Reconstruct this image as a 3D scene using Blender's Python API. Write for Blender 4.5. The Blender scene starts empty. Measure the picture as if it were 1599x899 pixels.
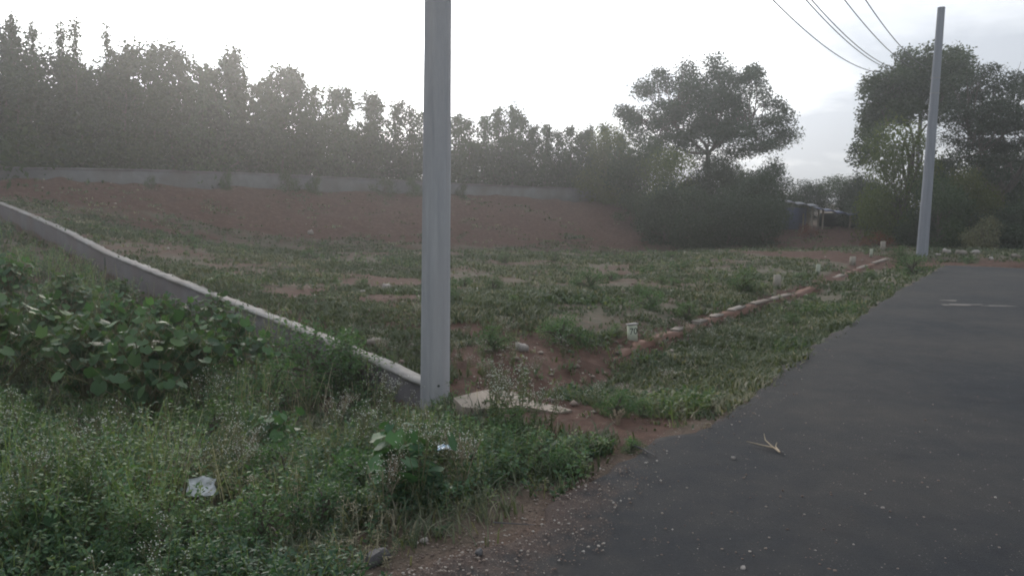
import bpy, math
import numpy as np
from mathutils import Matrix, Vector
R = math.radians
rng = np.random.default_rng(7)
SC = bpy.context.scene
COL = SC.collection

# ------------------------------------------------------------------ camera
FPX, W0, H0 = 1180.0, 1599.0, 899.0
CAM_H, PITCH, ROLL = 1.6, R(6.45), R(0.5)
cam_d = bpy.data.cameras.new('camera')
cam = bpy.data.objects.new('camera', cam_d)
COL.objects.link(cam)
cam_d.sensor_width = 36.0
cam_d.lens = 36.0 * FPX / W0
cam_d.clip_start = 0.05
cam_d.clip_end = 2000.0
CM = Matrix.Translation((0, 0, CAM_H)) @ Matrix.Rotation(math.pi / 2 - PITCH, 4, 'X') @ Matrix.Rotation(ROLL, 4, 'Z')
cam.matrix_world = CM
SC.camera = cam

# ------------------------------------------------------------------ world and sun
SUN_AZ, SUN_EL = R(-17.0), R(20.0)        # azimuth from +Y, clockwise positive
world = bpy.data.worlds.new('World')
SC.world = world
world.use_nodes = True
nt = world.node_tree
for n in list(nt.nodes):
    nt.nodes.remove(n)
def N(t, kind, **kw):
    n = t.nodes.new(kind)
    for k, v in kw.items():
        setattr(n, k, v)
    return n
def L(t, a, b):
    t.links.new(a, b)
def mathn(t, op, a, b=None, clamp=False):
    n = N(t, 'ShaderNodeMath', operation=op)
    n.use_clamp = clamp
    for i, v in enumerate((a, b)):
        if v is None:
            continue
        if isinstance(v, (int, float)):
            n.inputs[i].default_value = v
        else:
            L(t, v, n.inputs[i])
    return n.outputs[0]
def ramp(t, src, stops):
    n = N(t, 'ShaderNodeValToRGB')
    cr = n.color_ramp
    while len(cr.elements) < len(stops):
        cr.elements.new(0.5)
    for e, (p, c) in zip(cr.elements, stops):
        e.position = p
        e.color = (c, c, c, 1) if isinstance(c, (int, float)) else (*c, 1)
    L(t, src, n.inputs[0])
    return n.outputs[0]
def mixc(t, fac, a, b, mode='MIX'):
    n = N(t, 'ShaderNodeMix', data_type='RGBA', blend_type=mode)
    for sock, v in ((n.inputs['Factor'], fac), (n.inputs[6], a), (n.inputs[7], b)):
        if isinstance(v, (int, float)):
            sock.default_value = v
        elif isinstance(v, tuple):
            sock.default_value = (*v, 1)
        else:
            L(t, v, sock)
    return n.outputs[2]
sky = N(nt, 'ShaderNodeTexSky', sky_type='NISHITA')
sky.sun_disc = False
sky.sun_elevation = SUN_EL
sky.sun_rotation = SUN_AZ
sky.air_density = 1.0
sky.dust_density = 4.0
sky.ozone_density = 1.0
bw = N(nt, 'ShaderNodeRGBToBW'); L(nt, sky.outputs[0], bw.inputs[0])
tc = N(nt, 'ShaderNodeTexCoord')
sep = N(nt, 'ShaderNodeSeparateXYZ'); L(nt, tc.outputs['Generated'], sep.inputs[0])
zz = mathn(nt, 'MAXIMUM', sep.outputs[2], 0.0)
den = mathn(nt, 'ADD', zz, 0.16)
cmb = N(nt, 'ShaderNodeCombineXYZ')
L(nt, mathn(nt, 'DIVIDE', sep.outputs[0], den), cmb.inputs[0])
L(nt, mathn(nt, 'DIVIDE', sep.outputs[1], den), cmb.inputs[1])
cn = N(nt, 'ShaderNodeTexNoise'); L(nt, cmb.outputs[0], cn.inputs['Vector'])
cn.inputs['Scale'].default_value = 0.85; cn.inputs['Detail'].default_value = 7.0; cn.inputs['Roughness'].default_value = 0.5
cn.inputs['Distortion'].default_value = 0.35
cover = ramp(nt, cn.outputs[0], [(0.40, 0.0), (0.56, 1.0)])
thin = mixc(nt, 0.85, sky.outputs[0], bw.outputs[0])                 # high thin cloud veils the blue
thin = mixc(nt, 1.0, thin, (1.25, 1.27, 1.31), 'MULTIPLY')
thinb = mixc(nt, 1.0, thin, (4.1, 4.3, 4.55), 'ADD')
thick = mixc(nt, 1.0, thin, (0.52, 0.54, 0.58), 'MULTIPLY')
thick = mixc(nt, 1.0, thick, (2.9, 3.15, 3.5), 'ADD')
skyc = mixc(nt, cover, thinb, thick)
zen = mathn(nt, 'ADD', mathn(nt, 'MULTIPLY', zz, 1.15), 0.9)      # an overcast sky is brighter overhead
skyc = mixc(nt, 1.0, skyc, zen, 'MULTIPLY')
bg = N(nt, 'ShaderNodeBackground'); bg.inputs['Strength'].default_value = 0.1
L(nt, skyc, bg.inputs['Color'])
wo = N(nt, 'ShaderNodeOutputWorld'); L(nt, bg.outputs[0], wo.inputs['Surface'])

sun_d = bpy.data.lights.new('sun', 'SUN')
sun_d.energy = 1.5
sun_d.angle = R(11.0)
sun_d.color = (1.0, 0.88, 0.77)
sun = bpy.data.objects.new('sun', sun_d)
COL.objects.link(sun)
sdir = Vector((math.sin(SUN_AZ) * math.cos(SUN_EL), math.cos(SUN_AZ) * math.cos(SUN_EL), math.sin(SUN_EL)))
sun.rotation_euler = (-sdir).to_track_quat('-Z', 'Y').to_euler()

SC.view_settings.view_transform = 'Standard'
SC.view_settings.look = 'None'
SC.view_settings.gamma = 1.0
SC.view_settings.use_curve_mapping = False
SC.view_settings.exposure = 0.0
SC.render.engine = 'CYCLES'
SC.cycles.use_denoising = True
SC.cycles.max_bounces = 6
SC.cycles.transmission_bounces = 3
SC.cycles.transparent_max_bounces = 8
SC.cycles.volume_bounces = 1
SC.cycles.filter_width = 1.9
GLARE_HAZE_DENSITY, GLARE_HAZE_G = 0.0027, 0.78

# ------------------------------------------------------------------ pixel <-> place helpers
_b = CM.to_3x3()
RT, UP, FW = (np.array(_b.col[0]), np.array(_b.col[1]), -np.array(_b.col[2]))
C0 = np.array([0, 0, CAM_H])
def ray(px, py):
    return FW * FPX + RT * (px - 799.5) - UP * (py - 449.5)
def at(px, py, depth):
    r = ray(px, py); return C0 + r * (depth / r[1])
def gnd(px, py, z):
    r = ray(px, py); return C0 + r * ((z - CAM_H) / r[2])
def proj(P):
    v = np.atleast_2d(P) - C0
    d = v @ FW
    return np.stack([799.5 + FPX * (v @ RT) / d, 449.5 - FPX * (v @ UP) / d], 1)

# ------------------------------------------------------------------ value noise
def vnoise(x, y, scale, seed=0, octaves=3):
    out = np.zeros_like(np.asarray(x, float)); amp = 1.0; tot = 0
    for o in range(octaves):
        X = np.asarray(x) * scale; Y = np.asarray(y) * scale
        xi = np.floor(X).astype(np.int64); yi = np.floor(Y).astype(np.int64)
        fx = X - xi; fy = Y - yi
        fx = fx * fx * (3 - 2 * fx); fy = fy * fy * (3 - 2 * fy)
        def h(a, b):
            n = (a * 374761393 + b * 668265263 + (seed + o * 17) * 974634777) & 0x7fffffff
            n = ((n ^ (n >> 13)) * 1274126177) & 0x7fffffff
            n = (n ^ (n >> 16)) & 0xffff
            return n / 65535.0
        v = (h(xi, yi) * (1 - fx) + h(xi + 1, yi) * fx) * (1 - fy) + (h(xi, yi + 1) * (1 - fx) + h(xi + 1, yi + 1) * fx) * fy
        out += v * amp; tot += amp; amp *= 0.5; scale *= 2.03
    return out / tot
def sstep(a, b, x):
    t = np.clip((np.asarray(x, float) - a) / (b - a), 0, 1)
    return t * t * (3 - 2 * t)

# ------------------------------------------------------------------ terrain shape
# the low plot wall: straight in plan, its top climbs to the left
WA = at(655, 590, 7.2); WB = at(0, 317, 23.0)
wd = (WB - WA)[:2]; WL = np.linalg.norm(wd); wd = wd / WL
wn = np.array([-wd[1], wd[0]])
if wn[1] < 0: wn = -wn                       # points to the field side
def on_wall(px, py):                         # top point of the low wall seen at a pixel
    r = ray(px, py)[:2]
    A = np.array([[r[0], -wd[0]], [r[1], -wd[1]]])
    s, t = np.linalg.solve(A, WA[:2])
    z = C0[2] + s * ray(px, py)[2]
    return np.array([WA[0] + wd[0] * t, WA[1] + wd[1] * t, z])
wall_px = [(690, 604), (655, 590), (600, 566), (540, 541), (480, 515), (400, 484), (320, 453), (250, 426), (170, 394), (100, 358), (50, 336), (0, 316)]
wall_top = [on_wall(*p) for p in wall_px]
for k in range(1, 4):                        # goes on to the left, outside the frame
    e = wall_top[-1]; wall_top.append(np.array([e[0] + wd[0] * 3, e[1] + wd[1] * 3, e[2] + 0.16]))
wall_top = np.array(wall_top)
wall_t = (wall_top[:, :2] - WA[:2]) @ wd
# the back wall on the bank
bw_px = [(-260, 254, 23.5), (0, 262, 28.0), (200, 265, 31), (400, 271, 35), (640, 283, 40), (800, 291, 44), (960, 297, 48), (1010, 303, 50)]
bw_top = np.array([at(*p) for p in bw_px])
# road edges
edge_px = [(560, 960), (640, 893), (705, 868), (800, 846), (858, 812), (868, 775), (905, 752), (955, 722), (998, 701), (1012, 690), (1040, 678), (1062, 676), (1092, 664), (1130, 645), (1190, 603), (1240, 560), (1330, 500), (1400, 455), (1445, 430), (1475, 414)]
edge = np.array([gnd(px, py, 0.0) for px, py in edge_px])
rd = np.array([0.565, 0.825]); rd /= np.linalg.norm(rd)
rn = np.array([rd[1], -rd[0]])               # to the right of the road direction
kerb_px = [(835, 588), (880, 571), (940, 549), (1000, 529), (1060, 509), (1110, 492), (1160, 475), (1234, 455), (1262, 446), (1318, 425), (1350, 413), (1390, 400)]
kerb = np.array([gnd(px, py, -0.06) for px, py in kerb_px])

fld, near = [], []
for p in wall_top:
    fld.append((p[0] + wn[0] * .2, p[1] + wn[1] * .2, p[2] - 0.04))
for i, p in enumerate(wall_top):
    t = wall_t[i]
    near.append((p[0] - wn[0] * .2, p[1] - wn[1] * .2, p[2] - 0.30 - 0.22 * float(sstep(0, 5, t))))
for p in edge[1:]:
    for s in (fld, near): s.append((p[0], p[1], -0.03))
for p in kerb:
    fld.append((p[0] - rn[0] * .12, p[1] - rn[1] * .12, -0.09)); fld.append((p[0] + rn[0] * .14, p[1] + rn[1] * .14, -0.2)); near.append((p[0], p[1], -0.14))
for q in [(960, 380, 38.5), (800, 379, 35.5), (600, 375, 32.5), (400, 371, 29.5), (250, 362, 26.3), (120, 340, 24.8), (1120, 378, 37), (1240, 375, 36), (900, 398, 31), (650, 392, 27), (1380, 388, 31)]:
    fld.append(tuple(at(*q)))
for q in [(700, 430), (850, 450), (1000, 430), (1150, 420)]:
    fld.append(tuple(gnd(q[0], q[1], -0.1)))
for i, p in enumerate(bw_top):
    fld.append((p[0] + .1, p[1] - .35, p[2] - 0.62)); fld.append((p[0], p[1] + 6, p[2] - 0.6))
fld.append(tuple(at(0, 286, 27)))
for q in [(1080, 330, 46), (1200, 346, 44), (1300, 351, 40), (1380, 365, 36)]:
    fld.append(tuple(at(*q)))
for q in [(1440, 392, 27), (1600, 398, 25), (1750, 400, 24), (1600, 385, 32)]:
    for s in (fld, near): s.append(tuple(at(*q)))
for q in [(-60, 60, 2.4), (0, 90, 2.2), (60, 90, 1.2), (70, 30, 0.0), (10, 60, 2.0), (40, 60, 1.0), (-40, 25, 2.0), (20, -30, 0), (50, 0, 0)]:
    fld.append(q)
for q in [(300, 899, -.12), (0, 899, -.22), (100, 720, -.33), (400, 640, -.42), (560, 700, -.26), (700, 700, -.16), (780, 680, -.12), (800, 760, -.06), (715, 640, -.2), (860, 660, -.09)]:
    near.append(tuple(gnd(*q)))
for q in [(-12, 14, .55), (-25, 25, 1.1), (-12, 4, 0.1), (-6, 0, -.1), (-40, 5, .6), (-20, -20, 0), (0, -5, -.03), (20, -30, 0), (50, 0, 0), (70, 30, 0), (0, 60, 1.0)]:
    near.append(q)
for q in [(760, 620, -.12), (850, 640, -.1), (940, 660, -.07), (800, 600, -.14)]:
    for s in (fld, near): s.append(tuple(gnd(*q)))
class TPS:
    def __init__(s, pts, lam=0.01):
        P = np.array(pts); s.c = P[:, :2] / 10; n = len(P)
        K = s.k(s.c, s.c) + lam * np.eye(n) * 0.1
        Q = np.hstack([np.ones((n, 1)), s.c])
        A = np.block([[K, Q], [Q.T, np.zeros((3, 3))]])
        s.w = np.linalg.solve(A, np.concatenate([P[:, 2], np.zeros(3)]))
    @staticmethod
    def k(a, b):
        r2 = ((a[:, None, :] - b[None]) ** 2).sum(2) + 1e-9
        return 0.5 * r2 * np.log(r2)
    def __call__(s, x, y):
        out = np.empty(len(x))
        for i in range(0, len(x), 40000):
            q = np.stack([x[i:i + 40000], y[i:i + 40000]], 1) / 10
            out[i:i + 40000] = s.k(q, s.c) @ s.w[:-3] + np.hstack([np.ones((len(q), 1)), q]) @ s.w[-3:]
        return out
F1, F2 = TPS(fld), TPS(near)
def edge_dist(x, y):
    """signed distance from the ragged left road edge, positive on the asphalt"""
    p = np.stack([x, y], 1)
    along = p @ rd; across = p @ rn
    ea = edge[:, :2] @ rd; ec = edge[:, :2] @ rn
    o = np.argsort(ea); ea = ea[o]; ec = ec[o]
    return across - np.interp(along, ea, ec)
ROAD_END = float((edge[-1, :2] @ rd))
ROAD_W = 6.2
road_c0 = float(np.mean(edge[11:, :2] @ rn))
def in_road(x, y):
    p = np.stack([x, y], 1)
    return np.minimum(np.minimum(edge_dist(x, y), ROAD_END - p @ rd), road_c0 + ROAD_W - p @ rn)
def height(x, y, rough=True):
    x = np.atleast_1d(np.asarray(x, float)); y = np.atleast_1d(np.asarray(y, float))
    xc = np.clip(x, -60, 70); yc = np.clip(y, -30, 90)
    a = F1(xc, yc); b = F2(xc, yc)
    d = (np.stack([x, y], 1) - WA[:2]) @ wn
    t = (np.stack([x, y], 1) - WA[:2]) @ wd
    soft = 0.05 + 1.2 * sstep(0.3, -2.5, t)
    w = sstep(-soft, soft, d)
    w = np.where(y < 1.0, 0, w)
    z = np.clip(a * w + b * (1 - w), -1.0, 3.2)
    if rough:
        k = 1 - sstep(-0.6, 0.1, in_road(x, y))
        bank = sstep(20, 30, y) * sstep(12, 4, x)
        z = z + k * ((vnoise(x, y, .9, 3) - .5) * .10 + (vnoise(x, y, 5, 5, 2) - .5) * .035) + bank * ((vnoise(x, y, .5, 9) - .5) * .4 + (vnoise(x, y, 1.6, 19) - .5) * .22)
    ir = in_road(x, y)
    z = np.where(ir > 0.04, np.minimum(z, -0.05), z)
    z = np.where((ir > -0.25) & (ir <= 0.04), np.minimum(z, -0.004), z)
    return z
def hz(x, y): return float(height([x], [y])[0])

# ------------------------------------------------------------------ mesh helpers
def tag(o, label=None, cat=None, group=None, kind=None):
    if label: o['label'] = label
    if cat: o['category'] = cat
    if group: o['group'] = group
    if kind: o['kind'] = kind
    return o
def empty(name, loc, rz=0.0, scale=1.0):
    o = bpy.data.objects.new(name, None); COL.objects.link(o)
    o.location = loc; o.rotation_euler = (0, 0, rz)
    o.scale = (scale,) * 3 if isinstance(scale, (int, float)) else scale
    o.empty_display_size = 0.2
    return o
class Geo:
    """collects quads (and optional per-face numbers) and links them as ONE mesh object"""
    def __init__(s): s.v = []; s.f = []; s.t = []; s.m = []; s.n = 0
    def add(s, V, F, tint=0.5, mat=0):
        V = np.asarray(V, float).reshape(-1, 3); F = np.asarray(F, int)
        if F.shape[1] == 3: F = np.hstack([F, -np.ones((len(F), 1), int)])
        s.v.append(V); s.f.append(np.where(F < 0, -1, F + s.n)); s.n += len(V)
        s.t.append(np.broadcast_to(tint, len(F)).astype(float)); s.m.append(np.full(len(F), mat)); return s
    def box(s, c, size, rz=0.0, tint=.5, mat=0, taper=1.0):
        x, y, z = np.array(size) / 2
        V = np.array([[-x, -y, -z], [x, -y, -z], [x, y, -z], [-x, y, -z], [-x * taper, -y * taper, z], [x * taper, -y * taper, z], [x * taper, y * taper, z], [-x * taper, y * taper, z]])
        cs, sn = math.cos(rz), math.sin(rz)
        V = V @ np.array([[cs, sn, 0], [-sn, cs, 0], [0, 0, 1]]) + np.array(c)
        return s.add(V, [[0, 3, 2, 1], [4, 5, 6, 7], [0, 1, 5, 4], [1, 2, 6, 5], [2, 3, 7, 6], [3, 0, 4, 7]], tint, mat)
    def tube(s, pts, rad, k=6, tint=.5, mat=0, caps=True):
        P = np.asarray(pts, float); n = len(P); rad = np.broadcast_to(rad, n)
        T = np.gradient(P, axis=0); T /= np.linalg.norm(T, axis=1)[:, None] + 1e-9
        ref = np.array([0, 0, 1.0]) if abs(T[0, 2]) < .9 else np.array([1.0, 0, 0])
        U = np.cross(T, ref); U /= np.linalg.norm(U, axis=1)[:, None] + 1e-9
        Vv = np.cross(T, U)
        a = np.arange(k) * 2 * math.pi / k
        ring = P[:, None] + rad[:, None, None] * (np.cos(a)[None, :, None] * U[:, None] + np.sin(a)[None, :, None] * Vv[:, None])
        i = np.arange(n - 1)[:, None] * k; j = np.arange(k)[None]; j2 = (j + 1) % k
        F = np.stack([i + j, i + j2, i + k + j2, i + k + j], 2).reshape(-1, 4)
        s.add(ring.reshape(-1, 3), F, tint, mat)
        if caps and k == 6:
            b = (n - 1) * k
            s.f.append(np.array([[0, 1, 2, 3], [0, 3, 4, 5], [b, b + 3, b + 2, b + 1], [b, b + 5, b + 4, b + 3]]) + s.n - len(ring.reshape(-1, 3)))
            s.t.append(np.full(4, tint)); s.m.append(np.full(4, mat))
        return s
    def build(s, name, mats, parent=None, smooth=False):
        V = np.concatenate(s.v); F = np.concatenate(s.f); T = np.concatenate(s.t); M = np.concatenate(s.m)
        cnt = np.where(F[:, 3] < 0, 3, 4)
        idx = F.ravel(); idx = idx[idx >= 0]
        me = bpy.data.meshes.new(name)
        me.vertices.add(len(V)); me.vertices.foreach_set('co', V.ravel())
        me.loops.add(len(idx)); me.loops.foreach_set('vertex_index', idx.astype(np.int32))
        me.polygons.add(len(F))
        st = np.concatenate([[0], np.cumsum(cnt)[:-1]])
        me.polygons.foreach_set('loop_start', st.astype(np.int32))
        me.polygons.foreach_set('loop_total', cnt.astype(np.int32))
        if not isinstance(mats, (list, tuple)): mats = [mats]
        for m in mats: me.materials.append(m)
        me.update(calc_edges=True)
        me.polygons.foreach_set('material_index', M.astype(np.int32))
        a = me.attributes.new('tint', 'FLOAT', 'FACE'); a.data.foreach_set('value', T.astype(np.float32))
        if smooth: me.polygons.foreach_set('use_smooth', np.ones(len(F), bool))
        me.validate()
        o = bpy.data.objects.new(name, me); COL.objects.link(o)
        if parent: o.parent = parent
        return o
def link_copy(src, parent=None):
    c = src.copy(); COL.objects.link(c)
    if parent: c.parent = parent
    return c
def dup(root, loc, rz, scale, label=None, kids=None):
    r = root.copy(); COL.objects.link(r); r.location = loc; r.rotation_euler = (0, 0, rz)
    r.scale = (scale,) * 3 if isinstance(scale, (int, float)) else scale
    if label: r['label'] = label
    for ch in (kids if kids is not None else list(root.children)):
        c = ch.copy(); COL.objects.link(c); c.parent = r
    return r
def leaves(g, C, length, width, rnd, droop=0.0, up=0.0, tint=None, mat=0, D=None):
    """kite-shaped leaves, slightly folded, at points C"""
    n = len(C); length = np.broadcast_to(length, n); width = np.broadcast_to(width, n)
    if D is None:
        D = rnd.normal(size=(n, 3)); D[:, 2] = D[:, 2] * .6 - droop + up
    D = D / (np.linalg.norm(D, axis=1)[:, None] + 1e-9)
    S = np.cross(D, rnd.normal(size=(n, 3))); S /= np.linalg.norm(S, axis=1)[:, None] + 1e-9
    Nn = np.cross(D, S)
    l = length[:, None]; w = width[:, None]
    V = np.stack([C, C + D * l * .45 + S * w * .5 + Nn * w * .12, C + D * l, C + D * l * .45 - S * w * .5 + Nn * w * .12], 1)
    F = np.arange(n * 4).reshape(n, 4)
    if tint is None: tint = rnd.random(n)
    g.add(V.reshape(-1, 3), F, tint, mat)

# ------------------------------------------------------------------ materials
def mat(name):
    m = bpy.data.materials.new(name); m.use_nodes = True
    t = m.node_tree
    p = t.nodes['Principled BSDF']
    return m, t, p
def noise(t, scale, detail=4, rough=.55, vec=None, dist=0):
    n = N(t, 'ShaderNodeTexNoise'); n.inputs['Scale'].default_value = scale
    n.inputs['Detail'].default_value = detail; n.inputs['Roughness'].default_value = rough
    n.inputs['Distortion'].default_value = dist
    if vec is not None: L(t, vec, n.inputs['Vector'])
    return n.outputs[0]
def objco(t, which='Object'):
    return N(t, 'ShaderNodeTexCoord').outputs[which]
def bump(t, p, h, strength, dist):
    b = N(t, 'ShaderNodeBump'); b.inputs['Strength'].default_value = strength; b.inputs['Distance'].default_value = dist
    L(t, h, b.inputs['Height']); L(t, b.outputs[0], p.inputs['Normal'])
def attr(t, name):
    a = N(t, 'ShaderNodeAttribute'); a.attribute_name = name; return a.outputs['Fac']
def leaf_mat(name, c1, c2, c3=None, trans=.35, rough=.6, spec=.25):
    m, t, p = mat(name)
    a = attr(t, 'tint')
    stops = [(0.0, c1), (0.75, c2)] + ([(1.0, c3)] if c3 else [(1.0, c2)])
    oi = N(t, 'ShaderNodeObjectInfo').outputs['Random']
    col = ramp(t, a, stops)
    hsv = N(t, 'ShaderNodeHueSaturation'); L(t, col, hsv.inputs['Color'])
    L(t, mathn(t, 'ADD', mathn(t, 'MULTIPLY', oi, .4), .8), hsv.inputs['Value'])
    L(t, mathn(t, 'ADD', mathn(t, 'MULTIPLY', oi, .03), .485), hsv.inputs['Hue'])
    L(t, hsv.outputs[0], p.inputs['Base Color'])
    p.inputs['Roughness'].default_value = rough; p.inputs['Specular IOR Level'].default_value = spec
    tr = N(t, 'ShaderNodeBsdfTranslucent')
    L(t, mixc(t, 1.0, hsv.outputs[0], (1.15, 1.25, .55), 'MULTIPLY'), tr.inputs['Color'])
    mx = N(t, 'ShaderNodeMixShader'); mx.inputs[0].default_value = trans
    L(t, p.outputs[0], mx.inputs[1]); L(t, tr.outputs[0], mx.inputs[2])
    L(t, mx.outputs[0], t.nodes['Material Output'].inputs['Surface'])
    return m
def plain(name, c1, c2, scale=8, rough=.85, bmp=.3, bdist=.01, detail=6):
    m, t, p = mat(name)
    v = objco(t)
    n = noise(t, scale, detail, .6, v)
    n2 = noise(t, scale * 7, 4, .6, v)
    mm = mathn(t, 'ADD', mathn(t, 'MULTIPLY', n, .65), mathn(t, 'MULTIPLY', n2, .35))
    L(t, ramp(t, mm, [(.3, c1), (.7, c2)]), p.inputs['Base Color'])
    p.inputs['Roughness'].default_value = rough
    p.inputs['Specular IOR Level'].default_value = .25
    bump(t, p, n2, bmp, bdist)
    return m
M_bark = plain('bark', (.05, .042, .035), (.13, .11, .09), 6)
M_leaf_tree = leaf_mat('leaf_tree', (.028, .052, .022), (.05, .08, .03), (.08, .11, .04), trans=.25)
M_leaf_dark = leaf_mat('leaf_dark', (.022, .04, .022), (.035, .058, .028), (.055, .08, .035), trans=.15)
M_leaf_olive = leaf_mat('leaf_olive', (.06, .085, .022), (.095, .12, .03), (.12, .14, .045))
M_leaf_dusty = leaf_mat('leaf_dusty', (.11, .12, .06), (.17, .17, .09), (.2, .19, .12), trans=.15)
M_leaf_red = leaf_mat('leaf_red', (.14, .05, .03), (.2, .08, .04), (.12, .09, .04), trans=.2)
M_weed = leaf_mat('leaf_weed', (.028, .066, .036), (.08, .14, .06), (.17, .205, .1))
M_weed_pale = leaf_mat('leaf_weed_pale', (.045, .076, .044), (.1, .13, .075), (.22, .21, .15))
M_broad = leaf_mat('leaf_broad', (.03, .074, .038), (.08, .155, .06), (.18, .25, .1), trans=.3, rough=.6, spec=.2)
M_dryweed = leaf_mat('leaf_dry', (.12, .1, .065), (.2, .17, .115), (.36, .32, .25), trans=.15)
M_stem = plain('stem', (.09, .10, .045), (.17, .16, .09), 20)
M_drystem = plain('dry_stem', (.2, .16, .11), (.36, .3, .22), 20)
M_flower = plain('flower', (.42, .44, .38), (.6, .62, .54), 30)
M_grass = leaf_mat('grass_blade', (.055, .074, .044), (.115, .13, .08), (.22, .2, .145), trans=.25)

def ground_material():
    m, t, p = mat('ground_soil')
    v = objco(t)
    soil = attr(t, 'soil'); dirt = attr(t, 'dirt')
    n1 = noise(t, .7, 6, .6, v); n2 = noise(t, 6, 6, .65, v); n3 = noise(t, 38, 5, .75, v)
    red = ramp(t, n2, [(.25, (.04, .024, .019)), (.55, (.088, .051, .039)), (.8, (.16, .105, .083))])
    green = ramp(t, n2, [(.25, (.06, .058, .042)), (.6, (.12, .108, .08)), (.85, (.2, .17, .135))])
    f = mathn(t, 'ADD', soil, mathn(t, 'MULTIPLY', mathn(t, 'SUBTRACT', n1, .5), 1.1))
    f = mathn(t, 'ADD', f, mathn(t, 'MULTIPLY', mathn(t, 'SUBTRACT', n2, .5), .8))
    f = ramp(t, f, [(.35, 0), (.68, 1)])
    c = mixc(t, f, green, red)
    grav = ramp(t, n3, [(.3, (.045, .033, .028)), (.55, (.125, .085, .068)), (.75, (.3, .23, .19))])
    c = mixc(t, mathn(t, 'MULTIPLY', dirt, .8), c, grav)
    vo = N(t, 'ShaderNodeTexVoronoi'); vo.inputs['Scale'].default_value = 9; L(t, v, vo.inputs['Vector'])
    sp = mathn(t, 'MULTIPLY', mathn(t, 'LESS_THAN', vo.outputs['Distance'], .11), mathn(t, 'GREATER_THAN', n2, .55))
    c = mixc(t, mathn(t, 'MULTIPLY', sp, .7), c, (.38, .33, .28))
    L(t, c, p.inputs['Base Color'])
    p.inputs['Roughness'].default_value = .95; p.inputs['Specular IOR Level'].default_value = .1
    bump(t, p, mathn(t, 'ADD', mathn(t, 'MULTIPLY', n2, .6), mathn(t, 'MULTIPLY', n3, .4)), .8, .05)
    return m
def road_material():
    m, t, p = mat('asphalt')
    v = objco(t)
    n1 = noise(t, .55, 5, .6, v); n2 = noise(t, 5, 5, .6, v); n3 = noise(t, 90, 4, .75, v); n4 = noise(t, 260, 2, .6, v)
    base = ramp(t, n3, [(.3, (.015, .018, .022)), (.55, (.025, .029, .034)), (.75, (.043, .047, .052))])
    dust = ramp(t, mathn(t, 'ADD', mathn(t, 'MULTIPLY', n1, .7), mathn(t, 'MULTIPLY', n2, .3)), [(.38, 0), (.66, 1)])
    n5 = noise(t, 1.6, 5, .65, v, 1.5)
    base = mixc(t, ramp(t, n5, [(.52, 0), (.7, .55)]), base, (.015, .016, .019))
    base = mixc(t, mathn(t, 'MULTIPLY', dust, .75), base, (.062, .057, .051))
    dirt = attr(t, 'dirt')
    dd = mathn(t, 'ADD', dirt, mathn(t, 'MULTIPLY', mathn(t, 'SUBTRACT', n2, .5), 1.3))
    dd = mathn(t, 'ADD', dd, mathn(t, 'MULTIPLY', mathn(t, 'SUBTRACT', n3, .5), .9))
    dd = ramp(t, dd, [(.42, 0), (.85, 1)])
    grav = ramp(t, n3, [(.3, (.04, .03, .027)), (.6, (.105, .074, .061)), (.78, (.26, .2, .17))])
    c = mixc(t, mathn(t, 'MULTIPLY', dd, .85), base, grav)
    vo = N(t, 'ShaderNodeTexVoronoi'); vo.inputs['Scale'].default_value = 14; L(t, v, vo.inputs['Vector'])
    vo2 = N(t, 'ShaderNodeTexVoronoi'); vo2.inputs['Scale'].default_value = 46; L(t, v, vo2.inputs['Vector'])
    sp = mathn(t, 'MULTIPLY', mathn(t, 'LESS_THAN', vo.outputs['Distance'], .07), mathn(t, 'GREATER_THAN', n2, .5))
    sp2 = mathn(t, 'MULTIPLY', mathn(t, 'LESS_THAN', vo2.outputs['Distance'], .14), mathn(t, 'GREATER_THAN', n2, .53))
    c = mixc(t, mathn(t, 'MULTIPLY', mathn(t, 'MAXIMUM', sp, mathn(t, 'MULTIPLY', sp2, .6)), .55), c, (.3, .27, .25))
    L(t, c, p.inputs['Base Color'])
    p.inputs['Roughness'].default_value = .88; p.inputs['Specular IOR Level'].default_value = .2
    bump(t, p, mathn(t, 'ADD', n3, mathn(t, 'MULTIPLY', n4, .5)), .9, .012)
    return m
M_pale_patch = plain('pale_patch', (.1, .092, .085), (.18, .165, .15), 30)
M_ground = ground_material(); M_road = road_material()
def cement(name, c1, c2, stain, scale=3, streak=False):
    m, t, p = mat(name)
    v = objco(t)
    if streak:
        mp = N(t, 'ShaderNodeMapping'); mp.inputs['Scale'].default_value = (7, 7, .5); L(t, v, mp.inputs['Vector']); v = mp.outputs[0]
    n1 = noise(t, scale, 7, .6, v, .4); n2 = noise(t, scale * 14, 5, .6, v); n3 = noise(t, .8, 3, .5, v)
    c = ramp(t, mathn(t, 'ADD', mathn(t, 'MULTIPLY', n1, .7), mathn(t, 'MULTIPLY', n2, .3)), [(.3, c1), (.7, c2)])
    c = mixc(t, ramp(t, n3, [(.45, 0), (.75, .7)]), c, stain)
    L(t, c, p.inputs['Base Color']); p.inputs['Roughness'].default_value = .9; p.inputs['Specular IOR Level'].default_value = .2
    bump(t, p, n2, .4, .01)
    return m
M_wallface = cement('plastered_wall_face', (.075, .07, .074), (.115, .108, .112), (.095, .07, .06))
M_cap = cement('cement_wall_top', (.2, .19, .18), (.34, .33, .31), (.17, .135, .11), 9)
M_backwall = cement('back_wall_cement', (.085, .088, .09), (.14, .143, .145), (.08, .065, .055))
M_backcope = cement('back_wall_coping', (.1, .1, .1), (.16, .16, .16), (.09, .075, .065))
M_pole = cement('pole_concrete', (.27, .28, .295), (.41, .415, .43), (.33, .325, .325), 2, True)
M_pole_dark = cement('round_pole_concrete', (.19, .21, .24), (.28, .3, .33), (.23, .245, .27), 2, True)
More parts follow.
